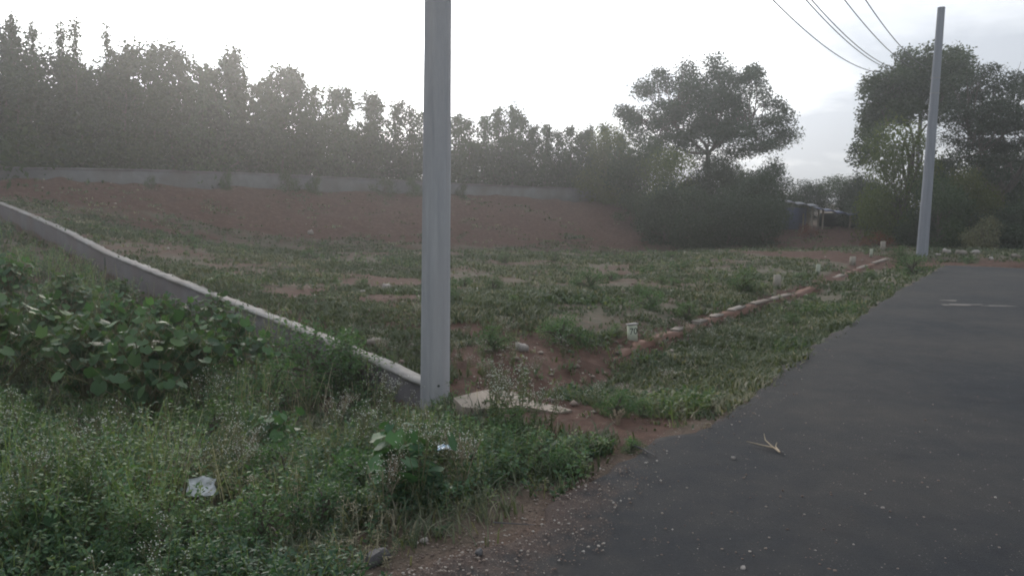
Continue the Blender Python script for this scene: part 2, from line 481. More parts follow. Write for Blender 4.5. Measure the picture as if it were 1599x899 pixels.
M_kerbface = cement('kerb_face_soil', (.12, .068, .05), (.19, .11, .085), (.16, .11, .09), 5)
M_coping = cement('coping_stone', (.17, .15, .13), (.27, .24, .21), (.2, .14, .11), 8)
M_marker = plain('marker_paint', (.4, .43, .34), (.56, .6, .48), 14)
M_marker_old = plain('marker_worn', (.2, .18, .15), (.33, .31, .26), 14)
M_marker_mid = plain('marker_faded', (.24, .26, .2), (.38, .41, .33), 14)
M_ink_shade = plain('marker_ink_and_shade', (.02, .035, .03), (.03, .045, .04), 20)  # number ink, also the painted shade of slot, hole and shelter
M_stone = plain('stone', (.2, .18, .165), (.4, .37, .34), 12)
M_stone_dark = plain('stone_dark', (.05, .05, .055), (.12, .115, .115), 12)
M_steel = plain('galvanised_steel', (.2, .2, .2), (.32, .32, .32), 20, .5)
M_wire = plain('wire', (.03, .03, .033), (.05, .05, .055), 20, .6)
M_tarp = plain('tarpaulin', (.05, .07, .13), (.08, .1, .17), 3, .6)
M_tarpgrey = plain('shed_sheet', (.17, .18, .2), (.27, .28, .3), 3, .6)
M_wood = plain('post_wood', (.16, .14, .11), (.27, .24, .19), 9)
def plastic_mat(name, c1, c2):
    m, t, p = mat(name)
    n = noise(t, 16, 5, .6, objco(t))
    L(t, ramp(t, n, [(.35, c1), (.65, c2)]), p.inputs['Base Color'])
    p.inputs['Roughness'].default_value = .3
    bump(t, p, n, .6, .01)
    return m
M_bag = plastic_mat('thin_plastic', (.3, .32, .33), (.55, .57, .58))
M_wrap = plastic_mat('blue_wrapper', (.2, .42, .62), (.75, .82, .86))

# ------------------------------------------------------------------ ground sheet
def axis(lo, hi, fine_lo, fine_hi, step, grow):
    mid = list(np.arange(fine_lo, fine_hi + 1e-6, step))
    a = []; x = fine_lo; s = step
    while x > lo: s *= grow; x -= s; a.append(x)
    b = []; x = fine_hi; s = step
    while x < hi: s *= grow; x += s; b.append(x)
    return np.array(a[::-1] + mid + b)
gx = axis(-260, 260, -17, 14, .13, 1.1); gy = axis(-150, 300, 1.5, 32, .13, 1.1)
GX, GY = np.meshgrid(gx, gy)
fx, fy = GX.ravel(), GY.ravel()
bw_line = lambda x: np.interp(x, bw_top[:, 0], bw_top[:, 1])
def soil_amount(x, y):
    t = (np.stack([x, y], 1) - WA[:2]) @ wd; d = (np.stack([x, y], 1) - WA[:2]) @ wn
    s = np.full(len(x), .47) + (vnoise(x, y, .35, 92) - .5) * .5
    # bank in front of the back wall
    db = bw_line(x) - y
    toe = np.interp(x, [-19, -8, 0, 6], [4.8, 7.2, 10, 11.5]) + (vnoise(x, y, .45, 66) - .5) * 3
    bank = sstep(toe + 1, toe - 1.5, db) * sstep(-1.5, .0, db) * sstep(13, 8, x)
    s = np.maximum(s, bank * .95)
    # verge between kerb and road
    kd = x * rn[0] + y * rn[1] - np.interp(x * rd[0] + y * rd[1], kerb[:, :2] @ rd, kerb[:, :2] @ rn)
    s = np.where((kd > .1) & (in_road(x, y) < 0) & (d > 0), .18, s)
    s = np.maximum(s, .9 * np.exp(-((kd + .05) / .35) ** 2) * (d > 0.3))
    def blob(px, py, z, r, a, sx=1.0):
        q = gnd(px, py, z); return a * np.exp(-(((x - q[0]) / sx) ** 2 + (y - q[1]) ** 2) / r ** 2)
    for q in [(560, 480, 0, .9, .55), (620, 440, 0, 1.6, .5), (700, 520, 0, .8, .5), (820, 560, -.1, .8, .7), (760, 590, -.1, .6, .5), (450, 460, .2, 1.0, .4), (1290, 375, 0, 4, .7), (1010, 530, -.1, .5, .5)]:
        s = s + blob(*q)
    s = np.where(d < 0, np.maximum(s * .9, .42), s)
    for q in [(945, 662, -.07, .55, 1.2), (860, 652, -.09, .55, 1.2), (800, 645, -.1, .4, 1.0)]:
        s = s + blob(*q)
    end = (x * rd[0] + y * rd[1]) - ROAD_END
    s = np.where((end > -.2) & (x > 8), np.maximum(s, .95 * sstep(7, 3, end)), s)
    return np.clip(s, 0, 1.2)
def dirt_amount(x, y):
    e = in_road(x, y)
    a = (x * rd[0] + y * rd[1])
    near_w = sstep(4.6, 3.2, a)
    wide = .15 + .22 * near_w
    return np.clip(np.exp(-np.abs(np.minimum(e + .02, 9)) / wide) * (.62 + .45 * near_w) , 0, 1)
fz = height(fx, fy)
ny, nx = GX.shape
i = np.arange(ny - 1)[:, None] * nx; j = np.arange(nx - 1)[None]
gf = np.stack([i + j, i + j + 1, i + nx + j + 1, i + nx + j], 2).reshape(-1, 4)
def point_attr(o, name, vals):
    a = o.data.attributes.new(name, 'FLOAT', 'POINT'); a.data.foreach_set('value', np.asarray(vals, np.float32))
g = Geo(); g.add(np.stack([fx, fy, fz], 1), gf)
ground = g.build('ground', M_ground, smooth=True); tag(ground, kind='structure')
point_attr(ground, 'soil', soil_amount(fx, fy)); point_attr(ground, 'dirt', dirt_amount(fx, fy))

# ------------------------------------------------------------------ road
ra = np.concatenate([np.arange(-60, 1.5, 2.0), np.arange(1.6, ROAD_END - .05, .06), [ROAD_END]])
ea = edge[:, :2] @ rd; ec = edge[:, :2] @ rn; o_ = np.argsort(ea)
left = np.interp(ra, ea[o_], ec[o_])
left = left + (vnoise(ra, ra * 0, 3.0, 4, 3) - .5) * .16 + (vnoise(ra, ra * 0, 14.0, 6, 2) - .5) * .05
cols = [0, .03, .1, .2, .35, .55, .8, 1.1, 1.6, 2.4, 3.4, 4.4, 5.4]
V = []
for a_, l_ in zip(ra, left):
    for k, c_ in enumerate(cols + [road_c0 + ROAD_W - l_]):
        cc = min(l_ + c_, road_c0 + ROAD_W)
        p = rd * a_ + rn * cc
        V.append((p[0], p[1], [-.035, .0][min(k, 1)] + .012 * float(sstep(0, 1.5, c_))))
V = np.array(V); nc = len(cols) + 1
V[:, 2] += (vnoise(V[:, 0], V[:, 1], .8, 21, 2) - .5) * .012 * (np.arange(len(V)) % nc > 1)
i = np.arange(len(ra) - 1)[:, None] * nc; j = np.arange(nc - 1)[None]
F = np.stack([i + j, i + j + 1, i + nc + j + 1, i + nc + j], 2).reshape(-1, 4)
g = Geo(); g.add(V, F); road = g.build('road', M_road, smooth=True); tag(road, kind='structure')
point_attr(road, 'dirt', np.clip(dirt_amount(V[:, 0], V[:, 1]) * 1.0, 0, 1))
for k_, (px_, py_, w_, d_) in enumerate([(1483, 469.5, .26, .10), (1505, 476, .55, .12), (1480, 476.5, .22, .08), (1560, 478, .5, .07)]):
    q_ = gnd(px_, py_, .012); a_ = np.arange(14) * 6.283 / 14; rr_ = 1 + .25 * np.sin(a_ * 3 + k_) + .12 * rng.normal(size=14)
    Vq = np.stack([np.cos(a_) * w_ * rr_ / 2, np.sin(a_) * d_ * rr_, a_ * 0], 1)
    g = Geo(); g.add(np.vstack([Vq, [[0, 0, .006]]]), [[k, (k + 1) % 14, 14] for k in range(14)])
    o = g.build('pale_patch', M_pale_patch); o.location = (q_[0], q_[1], .018); tag(o, kind='structure')  # paler flat patches laid on the asphalt

# ------------------------------------------------------------------ low plot wall
def ribbon(g, line, half, z0, z1, off=0.0, step=.25, jit=0.0, seed=1, mat=0, nrm=None):
    """a wall along a polyline: line rows x,y,ztop; z0/z1 are heights below/above the line's z"""
    L_ = np.concatenate([[0], np.cumsum(np.linalg.norm(np.diff(line[:, :2], axis=0), axis=1))])
    s = np.arange(0, L_[-1] + step * .5, step); s[-1] = min(s[-1], L_[-1])
    P = np.stack([np.interp(s, L_, line[:, k]) for k in range(3)], 1)
    T = np.gradient(P[:, :2], axis=0); T /= np.linalg.norm(T, axis=1)[:, None]
    Nn = np.stack([-T[:, 1], T[:, 0]], 1)
    r = np.random.default_rng(seed)
    V = []
    for a in range(len(P)):
        h1 = half + (r.random() - .5) * jit; h2 = half + (r.random() - .5) * jit; dz = (r.random() - .5) * jit
        for sx, zz_ in ((-h1, z0), (-h1, z1 + dz), (h2, z1 + dz), (h2, z0)):
            V.append((P[a, 0] + Nn[a, 0] * (sx + off), P[a, 1] + Nn[a, 1] * (sx + off), P[a, 2] + zz_))
    n = len(P); i = np.arange(n - 1)[:, None] * 4; j = np.arange(4)[None]; j2 = (j + 1) % 4
    F = np.stack([i + j, i + j2, i + 4 + j2, i + 4 + j], 2).reshape(-1, 4)
    F = np.vstack([F, [[0, 1, 2, 3]], [[4 * n - 1, 4 * n - 2, 4 * n - 3, 4 * n - 4]]])
    g.add(V, F, .5, mat)
low = empty('plot_wall', (WA[0], WA[1], WA[2] - .5))
tag(low, 'low grey plastered plot wall with a pale cement top running from the near pole to the left edge', 'wall')
inv = lambda P, e: P - np.array(e.location)
g = Geo(); ribbon(g, inv(wall_top, low), .075, -1.1, -.028)
g.build('wall_body', M_wallface, low)
g = Geo(); ribbon(g, inv(wall_top, low), .088, -.03, .0, step=.12, jit=.022)
g.build('wall_top', M_cap, low)
pp = on_wall(170, 396)
g = Geo(); c_ = pp[:2] - wn * .079
g.box(inv(np.array([c_[0], c_[1], pp[2] - .2]), low), (.06, .012, .26), math.atan2(wd[1], wd[0]))
g.build('drain_slot_shade', M_ink_shade, low)  # dark box on the face paints the shade inside the slot

# ------------------------------------------------------------------ back wall on the bank
back = empty('back_wall', tuple(bw_top[0] - np.array([0, 0, .7])))
tag(back, 'long grey cement boundary wall on top of the red bank in front of the tree row', 'wall')
bt = inv(bw_top, back)
g = Geo(); ribbon(g, bt, .08, -1.6, -.04, step=.5, jit=.01); g.build('wall_body', M_backwall, back)
g = Geo(); ribbon(g, bt, .1, -.043, .03, step=.5, jit=.03, seed=4); g.build('wall_coping', M_backcope, back)

# ------------------------------------------------------------------ kerb of the plot beside the verge
kt = kerb[1:].copy(); kt[:, 2] = -.098 + (rng.random(len(kt)) - .5) * .04; kt[0, 2] = -.21; kt[1, 2] = -.15
kb = empty('plot_kerb', (kt[0, 0], kt[0, 1], -.2))
tag(kb, 'low broken kerb of red soil stained masonry between the plot and the grass verge', 'kerb')
g = Geo(); ribbon(g, inv(kt, kb), .07, -.35, -.02, step=.11, jit=.05, seed=5); g.build('kerb_body', M_kerbface, kb)
def kseg(x0, x1):
    xs = np.array([p[0] for p in kerb_px[1:]])
    f = lambda x: np.array([np.interp(x, xs, kt[:, k]) for k in range(3)])
    return np.array([f(x0), f((x0 + x1) / 2), f(x1)])
for n_, (a, b) in enumerate([(1052, 1062), (1084, 1098), (1112, 1124), (1140, 1160), (1172, 1196), (1200, 1234), (1300, 1318), (1340, 1352), (1362, 1386)]):
    g = Geo(); ribbon(g, inv(kseg(a, b), kb), .064, -.019, .016, step=.12, jit=.016, seed=20 + n_)
    g.build('coping_stone', M_coping, kb)

# ------------------------------------------------------------------ broken slab right of the near pole
sl_px = [(708, 622), (735, 612), (762, 607), (800, 612), (840, 620), (878, 629), (893, 634), (872, 637), (830, 634), (790, 633), (750, 634), (722, 632)]
top = np.array([gnd(x, y, -.045) for x, y in sl_px]); top[:, 2] += rng.normal(size=len(top)) * .006; top[7:, 2] -= .015; top[4:8, 2] -= .03
bot = top.copy(); bot[:, 2] -= .16
n = len(top); ctr = top.mean(0)
V = np.vstack([top, bot, [ctr]]); F = [[k, (k + 1) % n, n + (k + 1) % n, n + k] for k in range(n)]
sl_o = top.mean(0) - np.array([0, 0, .1])
g = Geo(); g.add(V - sl_o, F, .5); g.add(V[list(range(n)) + [2 * n]] - sl_o, [[k, (k + 1) % n, n] for k in range(n)])
slab = g.build('concrete_slab', cement('dusty_slab', (.21, .175, .145), (.31, .27, .225), (.16, .1, .075), 5))
slab.location = sl_o
tag(slab, 'broken dusty concrete slab lying just right of the near pole', 'slab')

# ------------------------------------------------------------------ near pole (square section, recessed side)
NP = at(678, 614, 6.9); NP[2] = hz(NP[0], NP[1]) - .05
npole = empty('utility_pole', tuple(NP)); tag(npole, 'square tapered grey concrete pole in the foreground weeds, its top out of frame', 'utility pole', 'poles beside the road')
ax = at(682, 0, 6.9) - at(677.5, 610, 6.9); ax = ax / ax[2]
HN = 8.2; NPR = R(-10)
g = Geo()
def section(w, d):                            # front face plain, left side face with a groove
    return np.array([[-w, -d + .06], [-w * .2, -d + .045], [-w * .16, -d], [w - .014, -d], [w, -d + .014], [w, d - .01], [w - .01, d], [-w + .01, d], [-w, d - .01]])
rows = []
zs_ = np.linspace(0, HN, 10)
for z_ in zs_:
    k = 1 - .28 * z_ / HN
    s_ = section(.121 * k, .115 * k)
    cs, sn = math.cos(NPR), math.sin(NPR)
    s_ = s_ @ np.array([[cs, sn], [-sn, cs]])
    rows.append(np.hstack([s_ + ax[:2] * z_, np.full((9, 1), z_)]))
rows = np.array(rows)
i = np.arange(9)[:, None] * 9; j = np.arange(9)[None]; j2 = (j + 1) % 9
g.add(rows.reshape(-1, 3), np.stack([i + j, i + j2, i + 9 + j2, i + 9 + j], 2).reshape(-1, 4))
g.add(rows[-1], [[0, 1, 2, 3], [0, 3, 4, 5], [0, 5, 6, 7], [0, 7, 8, -1]])
g.build('pole_shaft', M_pole, npole)
hp = at(685, 602, 6.78) - NP
g = Geo(); g.tube([hp + np.array([0, -.01, 0]), hp + np.array([0, .05, 0])], .012, 6); g.build('bolt_hole_shade', M_ink_shade, npole)  # dark plug paints the shade inside the hole
def crossarm(parent, top_, zz_, half, offs, axis_=rn):
    g = Geo(); a = np.array([top_[0], top_[1] , zz_]); d = np.array([axis_[0], axis_[1], 0])
    g.box(a, (half * 2, .07, .07), math.atan2(d[1], d[0])); ca = g.build('crossarm', M_steel, parent)
    pts = []
    for o in offs:
        q = a + d * o
        g = Geo(); g.tube([q + np.array([0, 0, .03]), q + np.array([0, 0, .09]), q + np.array([0, 0, .13]), q + np.array([0, 0, .17])], [.02, .045, .03, .015], 6)
        g.build('insulator', M_tarpgrey, ca); pts.append(q + np.array([0, 0, .15]))
    return pts
NZ = 7.85
nt_ = crossarm(npole, ax * NZ + np.array([0, -.17, 0]), NZ, .95, (-.85, -.3, .3, .85))
nt_ = [p + NP for p in nt_]
# ------------------------------------------------------------------ far hidden pole carrying the wires
HP = at(1424, 384, 40.5); HP[2] = hz(HP[0], HP[1]) - .1
htop = at(1420, 104, 40.5)
hpole = empty('utility_pole', tuple(HP)); tag(hpole, 'thin pole with crossarm almost hidden in the leafy tree where the wires end', 'utility pole', 'poles beside the road')
g = Geo(); g.tube([(0, 0, 0), (0, 0, (htop - HP)[2])], [.13, .09], 6); g.build('pole_shaft', M_pole, hpole)
ht_ = crossarm(hpole, (htop - HP), (htop - HP)[2] - .35, 1.15, (-1.05, -.45, .35, 1.0))
ht_ = [p + HP for p in ht_]
def wire_pts(A, B, sag, n=60):
    t = np.linspace(0, 1, n)[:, None]
    P = A + (B - A) * t; P[:, 2] -= (4 * sag * t * (1 - t))[:, 0]; return P
def fit(A, B, x0):
    best = None
    for s in np.linspace(0.05, 3.4, 120):
        P = wire_pts(A, B, s, 160); q = proj(P[3:])
        k = np.where(q[:-1, 1] * q[1:, 1] < 0)[0]
        if len(k) == 0: continue
        e = abs(q[k[0], 0] - x0)
        if best is None or e < best[0]: best = (e, s)
    return best[1] if best else 1.0
for (ia, xz, lab, dA, dB) in [(0, 1205, 'lowest and leftmost of the overhead wires in the upper right sky', 0, 0), (1, 1258, 'left wire of the close pair in the middle of the overhead wires', 0, 0), (1, 1265, 'right wire of the close pair in the middle of the overhead wires', .08, .1),
                      (2, 1318, 'overhead wire between the close pair and the rightmost wire', 0, 0), (3, 1350, 'rightmost of the overhead wires in the upper right sky', 0, 0)]:
    A = nt_[ia] + np.array([dA, 0, dA]); B = ht_[ia] + np.array([dB, 0, dB])
    s = fit(A, B, xz); P = wire_pts(A, B, s)
    print('wire', ia, xz, 'sag', round(s, 2), proj(P[-1:]))
    g = Geo(); g.tube(P - A, .015, 6, caps=False); w = g.build('overhead_wire', M_wire); w.location = A
    tag(w, lab, 'wire', 'overhead wires')
# ------------------------------------------------------------------ far round pole beside the road end
FP = at(1440, 393, 25.8); FP[2] = hz(FP[0], FP[1]) - .1
ftop = at(1470, 12, 25.8) - FP
fpole = empty('utility_pole', tuple(FP)); tag(fpole, 'tall round grey pole leaning slightly right at the far end of the road', 'utility pole', 'poles beside the road')
g = Geo(); g.tube([ftop * k for k in (0, .25, .5, .75, 1)], [.185, .168, .15, .132, .115], 14, caps=False)
a_ = np.arange(14) * 2 * math.pi / 14
g.add(np.vstack([ftop + np.stack([.115 * np.cos(a_), .115 * np.sin(a_), a_ * 0], 1), [ftop]]), [[k, (k + 1) % 14, 14] for k in range(14)])
g.build('pole_shaft', M_pole_dark, fpole, smooth=True)
for f_ in (.665, .725):
    g = Geo(); c_ = ftop * f_; rr = .185 - .07 * f_ + .006
    a_ = np.arange(13) * 2 * math.pi / 12
    g.tube(np.stack([c_[0] + rr * np.cos(a_), c_[1] + rr * np.sin(a_), np.full(13, c_[2])], 1), .014, 6); g.build('steel_band', M_steel, fpole)

# ------------------------------------------------------------------ marker stones
def marker(px, py, w, h, rz, m, label, lean=0.0, z=-.1):
    p = gnd(px, py, z); p[2] = hz(p[0], p[1]) - .04
    e = empty('marker_stone', tuple(p), rz); e.rotation_euler = (0, lean, rz)
    tag(e, label, 'marker stone', 'plot marker stones along the kerb')
    g = Geo(); g.box((0, 0, (h + .04) / 2), (w, w * .5, h + .04), 0, taper=.93)
    g.build('stone_block', m, e)
    return e
m70 = marker(988, 530, .12, .20, R(20), M_marker, 'small whitish marker stone painted with the number 70 at the kerb', -.06)
g = Geo(); g.box((0, -.003, .249), (.138, .077, .016), 0, tint=.5); g.build('stone_cap', M_cap, m70)
fc = bpy.data.curves.new('number', 'FONT'); fc.body = '70'; fc.size = .115; fc.extrude = .0015; fc.align_x = 'CENTER'
fo = bpy.data.objects.new('number', fc); COL.objects.link(fo)
bpy.context.view_layer.update()
me = bpy.data.meshes.new_from_object(fo.evaluated_get(bpy.context.evaluated_depsgraph_get()))
me.materials.clear(); me.materials.append(M_ink_shade)
bpy.data.objects.remove(fo)
num = bpy.data.objects.new('number', me); COL.objects.link(num); num.parent = m70
num.rotation_euler = (R(90), 0, 0); num.location = (0, -.0325, .125)
marker(1213, 451, .15, .26, R(25), M_marker_old, 'plain brown marker stone standing behind the kerb halfway along it')
marker(1276, 429, .10, .26, R(10), M_marker_mid, 'greenish white marker stone among weeds right of the halfway one', .08)
marker(1331, 415, .17, .24, R(25), M_marker_old, 'squat weathered marker stone in the grass left of the slim white one')
marker(1360, 402, .1, .26, R(15), M_marker_mid, 'slim whitish marker stone close to the far end of the kerb')
marker(1378, 396, .17, .36, R(20), M_marker_old, 'brown marker stone furthest along the kerb near the round pole')

# ------------------------------------------------------------------ trees
def blob_leaves(g, rnd, centers, radii, per, ln, wd_, flat=.8, droop=0.0, mat=0, shell=.6):
    for c, r, k in zip(centers, radii, per):
        d = rnd.normal(size=(k, 3)); d /= np.linalg.norm(d, axis=1)[:, None]
        rr = r * rnd.random(k) ** (1 / (1.6 + shell))
        P = c + d * rr[:, None] * np.array([1, 1, flat])
        P += rnd.normal(size=P.shape) * r * .14
        l = ln * (.6 + .8 * rnd.random(k))
        t0 = rnd.random() * .35
        leaves(g, P, l, l * wd_, rnd, droop=droop, tint=np.clip(t0 + rnd.random(k) * .65, 0, 1), mat=mat)
def limb(g, a, b, r0, r1, rnd, bend=.12, n=6, k=6):
    a = np.array(a, float); b = np.array(b, float); t = np.linspace(0, 1, n)[:, None]
    ln = np.linalg.norm(b - a)
    P = a + (b - a) * t + np.sin(t * math.pi) * rnd.normal(size=3) * ln * bend * .5
    P[:, 2] += (np.sin(t * math.pi) * ln * .06)[:, 0]
    g.tube(P, np.linspace(r0, r1, n), k, caps=False); return P
def slender(name, seed, H, wdt, nleaf, kind):
    """a young upright tree: trunk, rising branches, leaves on every branch"""
    rnd = np.random.default_rng(seed)
    e = empty(name, (0, 0, 0))
    gt, gc = Geo(), Geo()
    z = np.linspace(0, H, 12)
    wob = np.cumsum(rnd.normal(size=(12, 2)), axis=0) * .03
    P = np.stack([wob[:, 0], wob[:, 1], z], 1)
    gt.tube(P, np.linspace(.06, .012, 12), 6, caps=False)
    nb = 30 if kind != 'spire' else 34
    for b in range(nb):
        f = .12 + .86 * (b + rnd.random()) / nb
        c = np.array([np.interp(f * H, z, P[:, k]) for k in range(3)])
        prof = (1 - f) ** .6 * .9 + .16 if kind == 'spire' else math.sin(min(1, f * 1.02) * math.pi) ** .5 * .9 + .18
        ln = wdt * prof * (.5 + .7 * rnd.random()); az = rnd.random() * 6.283
        tip = c + np.array([math.cos(az) * ln, math.sin(az) * ln, ln * (.5 + 1.0 * rnd.random())])
        tip[2] = min(tip[2], H + .1)
        limb(gt, c, tip, .017, .006, rnd, .2, 4)
        k = int(nleaf / nb * (.5 + rnd.random()))
        t = rnd.random(k) ** .7
        C = c + (tip - c) * t[:, None] + rnd.normal(size=(k, 3)) * np.array([.15, .15, .16]) * (1 if kind != 'spire' else .7)
        l = (.175 if kind != 'spire' else .14) * (.6 + .8 * rnd.random(k))
        leaves(gc, C, l, l * (.55 if kind != 'spire' else .3), rnd, droop=.35, tint=np.clip(rnd.random(k) * .7 + .2 * rnd.random(), 0, 1))
    k = 40
    C = np.stack([rnd.normal(size=k) * .06 + P[-1, 0], rnd.normal(size=k) * .06 + P[-1, 1], H - rnd.random(k) * .8], 1)
    leaves(gc, C, .14, .06, rnd, droop=-.2)
    gt.build('trunk', M_bark, e); gc.build('crown', M_leaf_tree, e)
    return e
def bushy(name, seed, H, wdt, nleaf, leafm, ln=.13, lobes=16, trunk=True, zlow=.1, wl=.5, parent_parts=True):
    """a bushy tree or shrub with many uneven lobes"""
    rnd = np.random.default_rng(seed); e = empty(name, (0, 0, 0)); gt, gc = Geo(), Geo()
    cs, rs = [], []
    for b in range(lobes):
        f = zlow + (1 - zlow) * (b + rnd.random()) / lobes
        pr = math.sin(min(1, max(.15, f)) * math.pi * .93) ** .6
        az = rnd.random() * 6.283; rr = wdt * .5 * pr * (.35 + .6 * rnd.random())
        r = wdt * (.13 + .13 * rnd.random())
        cs.append(np.array([math.cos(az) * rr, math.sin(az) * rr, f * H - r * .5])); rs.append(r)
        limb(gt, (0, 0, max(.05, f * H * .35)), cs[-1], .02 + .02 * (1 - f) * H / 4, .008, rnd, .2, 5)
    gt.tube([(0, 0, -.2), (rnd.normal() * .05, rnd.normal() * .05, H * .35), (0, 0, H * .6)], [.03 * H * .5, .02 * H * .5, .01], 6, caps=False)
    rs = np.array(rs); per = (nleaf * rs ** 2 / (rs ** 2).sum()).astype(int)
    blob_leaves(gc, rnd, cs, rs * 1.1, per, ln, wl)
    gt.build('trunk' if trunk else 'stem', M_bark, e); gc.build('crown' if trunk else 'foliage', leafm, e)
    return e
protos = [slender('slender_tree', 11, 5.0, .8, 2500, 'lacy'), slender('slender_tree', 12, 5.0, 1.0, 2700, 'lacy'), slender('slender_tree', 13, 5.0, .7, 2200, 'lacy'),
          slender('slender_tree', 14, 5.0, .5, 2200, 'spire'), slender('slender_tree', 15, 5.0, .42, 2000, 'spire'), slender('slender_tree', 16, 5.0, .9, 2400, 'lacy')]
used = set()
ORD = 'first second third fourth fifth sixth seventh eighth ninth tenth eleventh twelfth thirteenth fourteenth fifteenth sixteenth seventeenth eighteenth nineteenth twentieth'.split()
TENS = {20: 'twenty', 30: 'thirty', 40: 'forty', 50: 'fifty', 60: 'sixty', 70: 'seventy'}
TENTH = {20: 'twentieth', 30: 'thirtieth', 40: 'fortieth', 50: 'fiftieth', 60: 'sixtieth', 70: 'seventieth'}
def ordinal(n):
    if n <= 20: return ORD[n - 1]
    t, u = n // 10 * 10, n % 10
    return TENTH[t] if u == 0 else TENS[t] + '-' + ORD[u - 1]
def place(proto, loc, rz, sc, label, cat, group):
    if id(proto) not in used:
        used.add(id(proto)); e = proto; e.location = loc; e.rotation_euler = (0, 0, rz)
        e.scale = (sc,) * 3 if isinstance(sc, (int, float)) else sc
    else:
        e = dup(proto, loc, rz, sc)
    tag(e, label, cat, group); return e
def wall_depth(px):
    xs = [p[0] for p in bw_px]; return float(np.interp(px, xs, [p[2] for p in bw_px]))
row = [(13, 13, 3), (50, 28, 3), (98, 28, 4), (117, 21, 3), (163, 34, 4), (190, 86, 1), (213, 70, 0), (241, 79, 2), (263, 71, 0), (280, 76, 2), (311, 103, 5), (333, 107, 1), (353, 97, 0), (372, 79, 2), (397, 132, 1), (420, 120, 5), (437, 105, 0), (455, 112, 1), (472, 119, 2), (490, 137, 5), (517, 138, 0), (540, 142, 1),
       (573, 146, 0), (590, 152, 2), (620, 160, 1), (643, 170, 5), (665, 176, 0), (690, 180, 2), (712, 181, 1), (735, 188, 0), (752, 182, 2), (778, 170, 5), (799, 166, 2), (815, 182, 0), (832, 198, 1), (850, 195, 2), (872, 206, 5), (891, 199, 0), (908, 207, 1), (925, 199, 2), (948, 196, 0), (970, 214, 1)]
items = []
for (px, ty, k) in row:
    d = wall_depth(px) + 1.6 + rng.random() * .6
    items.append((px, ty, k, d, 0))
for px in np.arange(-120, 990, 27):
    ty = np.interp(px, [r[0] for r in row], [r[1] for r in row]) + (22 if px < 230 else 38) + rng.random() * 40
    if px < 190: ty = max(ty, 95 + rng.random() * 40)
    items.append((px + rng.normal() * 6, ty, int(rng.choice([0, 1, 5])), wall_depth(px) + 3.6 + rng.random() * 1.4, 1))
items.sort(key=lambda r: r[0])
cnt = [0, 0]
for (px, ty, k, d, back_row) in items:
    top = at(px, ty, d); x, y = top[0], top[1]; z = hz(x, y) - .1
    s = (top[2] - z) / 5.1; cnt[back_row] += 1
    if back_row: lab = 'slender leafy tree in the rear rank beyond the back wall, %s from the left' % ordinal(cnt[1])
    elif k in (3, 4): lab = 'narrow spire topped tree beyond the back wall, %s from left in the front rank' % ordinal(cnt[0])
    else: lab = 'slender lacy tree beyond the back wall, %s from left in the front rank' % ordinal(cnt[0])
    wsc = .72 if k in (3, 4) else .95
    place(protos[k], (x, y, z), rng.random() * 6.28, (wsc * max(s, .8), wsc * max(s, .8), s), lab, 'tree', 'tree row beyond the back wall')
# dense dark broad trees of the left mass
mass = [bushy('broad_tree', 31, 6.0, 4.2, 9000, M_leaf_dark, .17, 22), bushy('broad_tree', 32, 6.0, 3.6, 8000, M_leaf_dark, .17, 20)]
ml = [(-150, 10, 0, 'mostly outside the left edge of the picture'), (-40, 30, 1, 'at the left edge of the picture'), (35, 46, 0, 'under the first spire from the left'), (100, 80, 1, 'below the pair of spires'), (150, 92, 0, 'left of the first lacy trees'), (200, 128, 1, 'at the right end of the dark mass')]
for (px, ty, k, where) in ml:
    d = wall_depth(px) + 2.6; top = at(px, ty, d); z = hz(top[0], top[1]) - .1
    s = (top[2] - z) / 6.15
    place(mass[k], (top[0], top[1], z), rng.random() * 6, (s * .95, s * .95, s), 'dense dark broad tree beyond the back wall, ' + where, 'tree', 'dense trees beyond the back wall')
# undergrowth along the wall
shr = [bushy('shrub', 41, 1.6, 1.9, 3000, M_leaf_dark, .09, 14, False, .05), bushy('shrub', 42, 1.6, 2.1, 3000, M_leaf_tree, .09, 14, False, .05), bushy('shrub', 43, 1.6, 1.7, 2600, M_leaf_olive, .08, 12, False, .05)]
ns = 0
for px in np.arange(-60, 1000, 27):
    d = wall_depth(px) + 1.3 + rng.random() * 2.4
    p = at(px, 280, d); z = hz(p[0], p[1]) - .1; ns += 1
    wall_z = np.interp(p[0], bw_top[:, 0], bw_top[:, 2])
    h = (2.4 + rng.random() * 1.3) * (1.0 if px > 180 else 1.25)
    s = h / 1.6
    place(shr[int(rng.choice([0, 0, 1]))], (p[0], p[1], z), rng.random() * 6, (s * .95, s * .95, s), 'dark undergrowth shrub between back wall and tree trunks, %s from the left' % ordinal(ns), 'shrub', 'undergrowth behind the back wall')
for (px, py, h, w, lab) in [(355, 292, .9, .6, 'small shrub against the back wall left of its bare light stretch'), (450, 296, 1.0, 1.1, 'shrub hiding the back wall where it fades, centre left'), (492, 298, .9, .9, 'shrub before the back wall just right of another one'),
                            (236, 292, .55, .5, 'tiny shrub at the foot of the back wall on the left'), (600, 300, .9, 1.3, 'dry shrub before the back wall left of the near pole'), (645, 302, 1.0, 1.0, 'shrub before the back wall right beside the near pole'), (722, 302, .9, .8, 'shrub before the back wall just right of the near pole')]:
    d = wall_depth(px) - .7; p = at(px, py, d); z = hz(p[0], p[1]) - .05
    place(shr[1], (p[0], p[1], z), rng.random() * 6, (w / 1.9, w / 1.9, h / 1.6), lab, 'shrub', 'shrubs in front of the back wall')

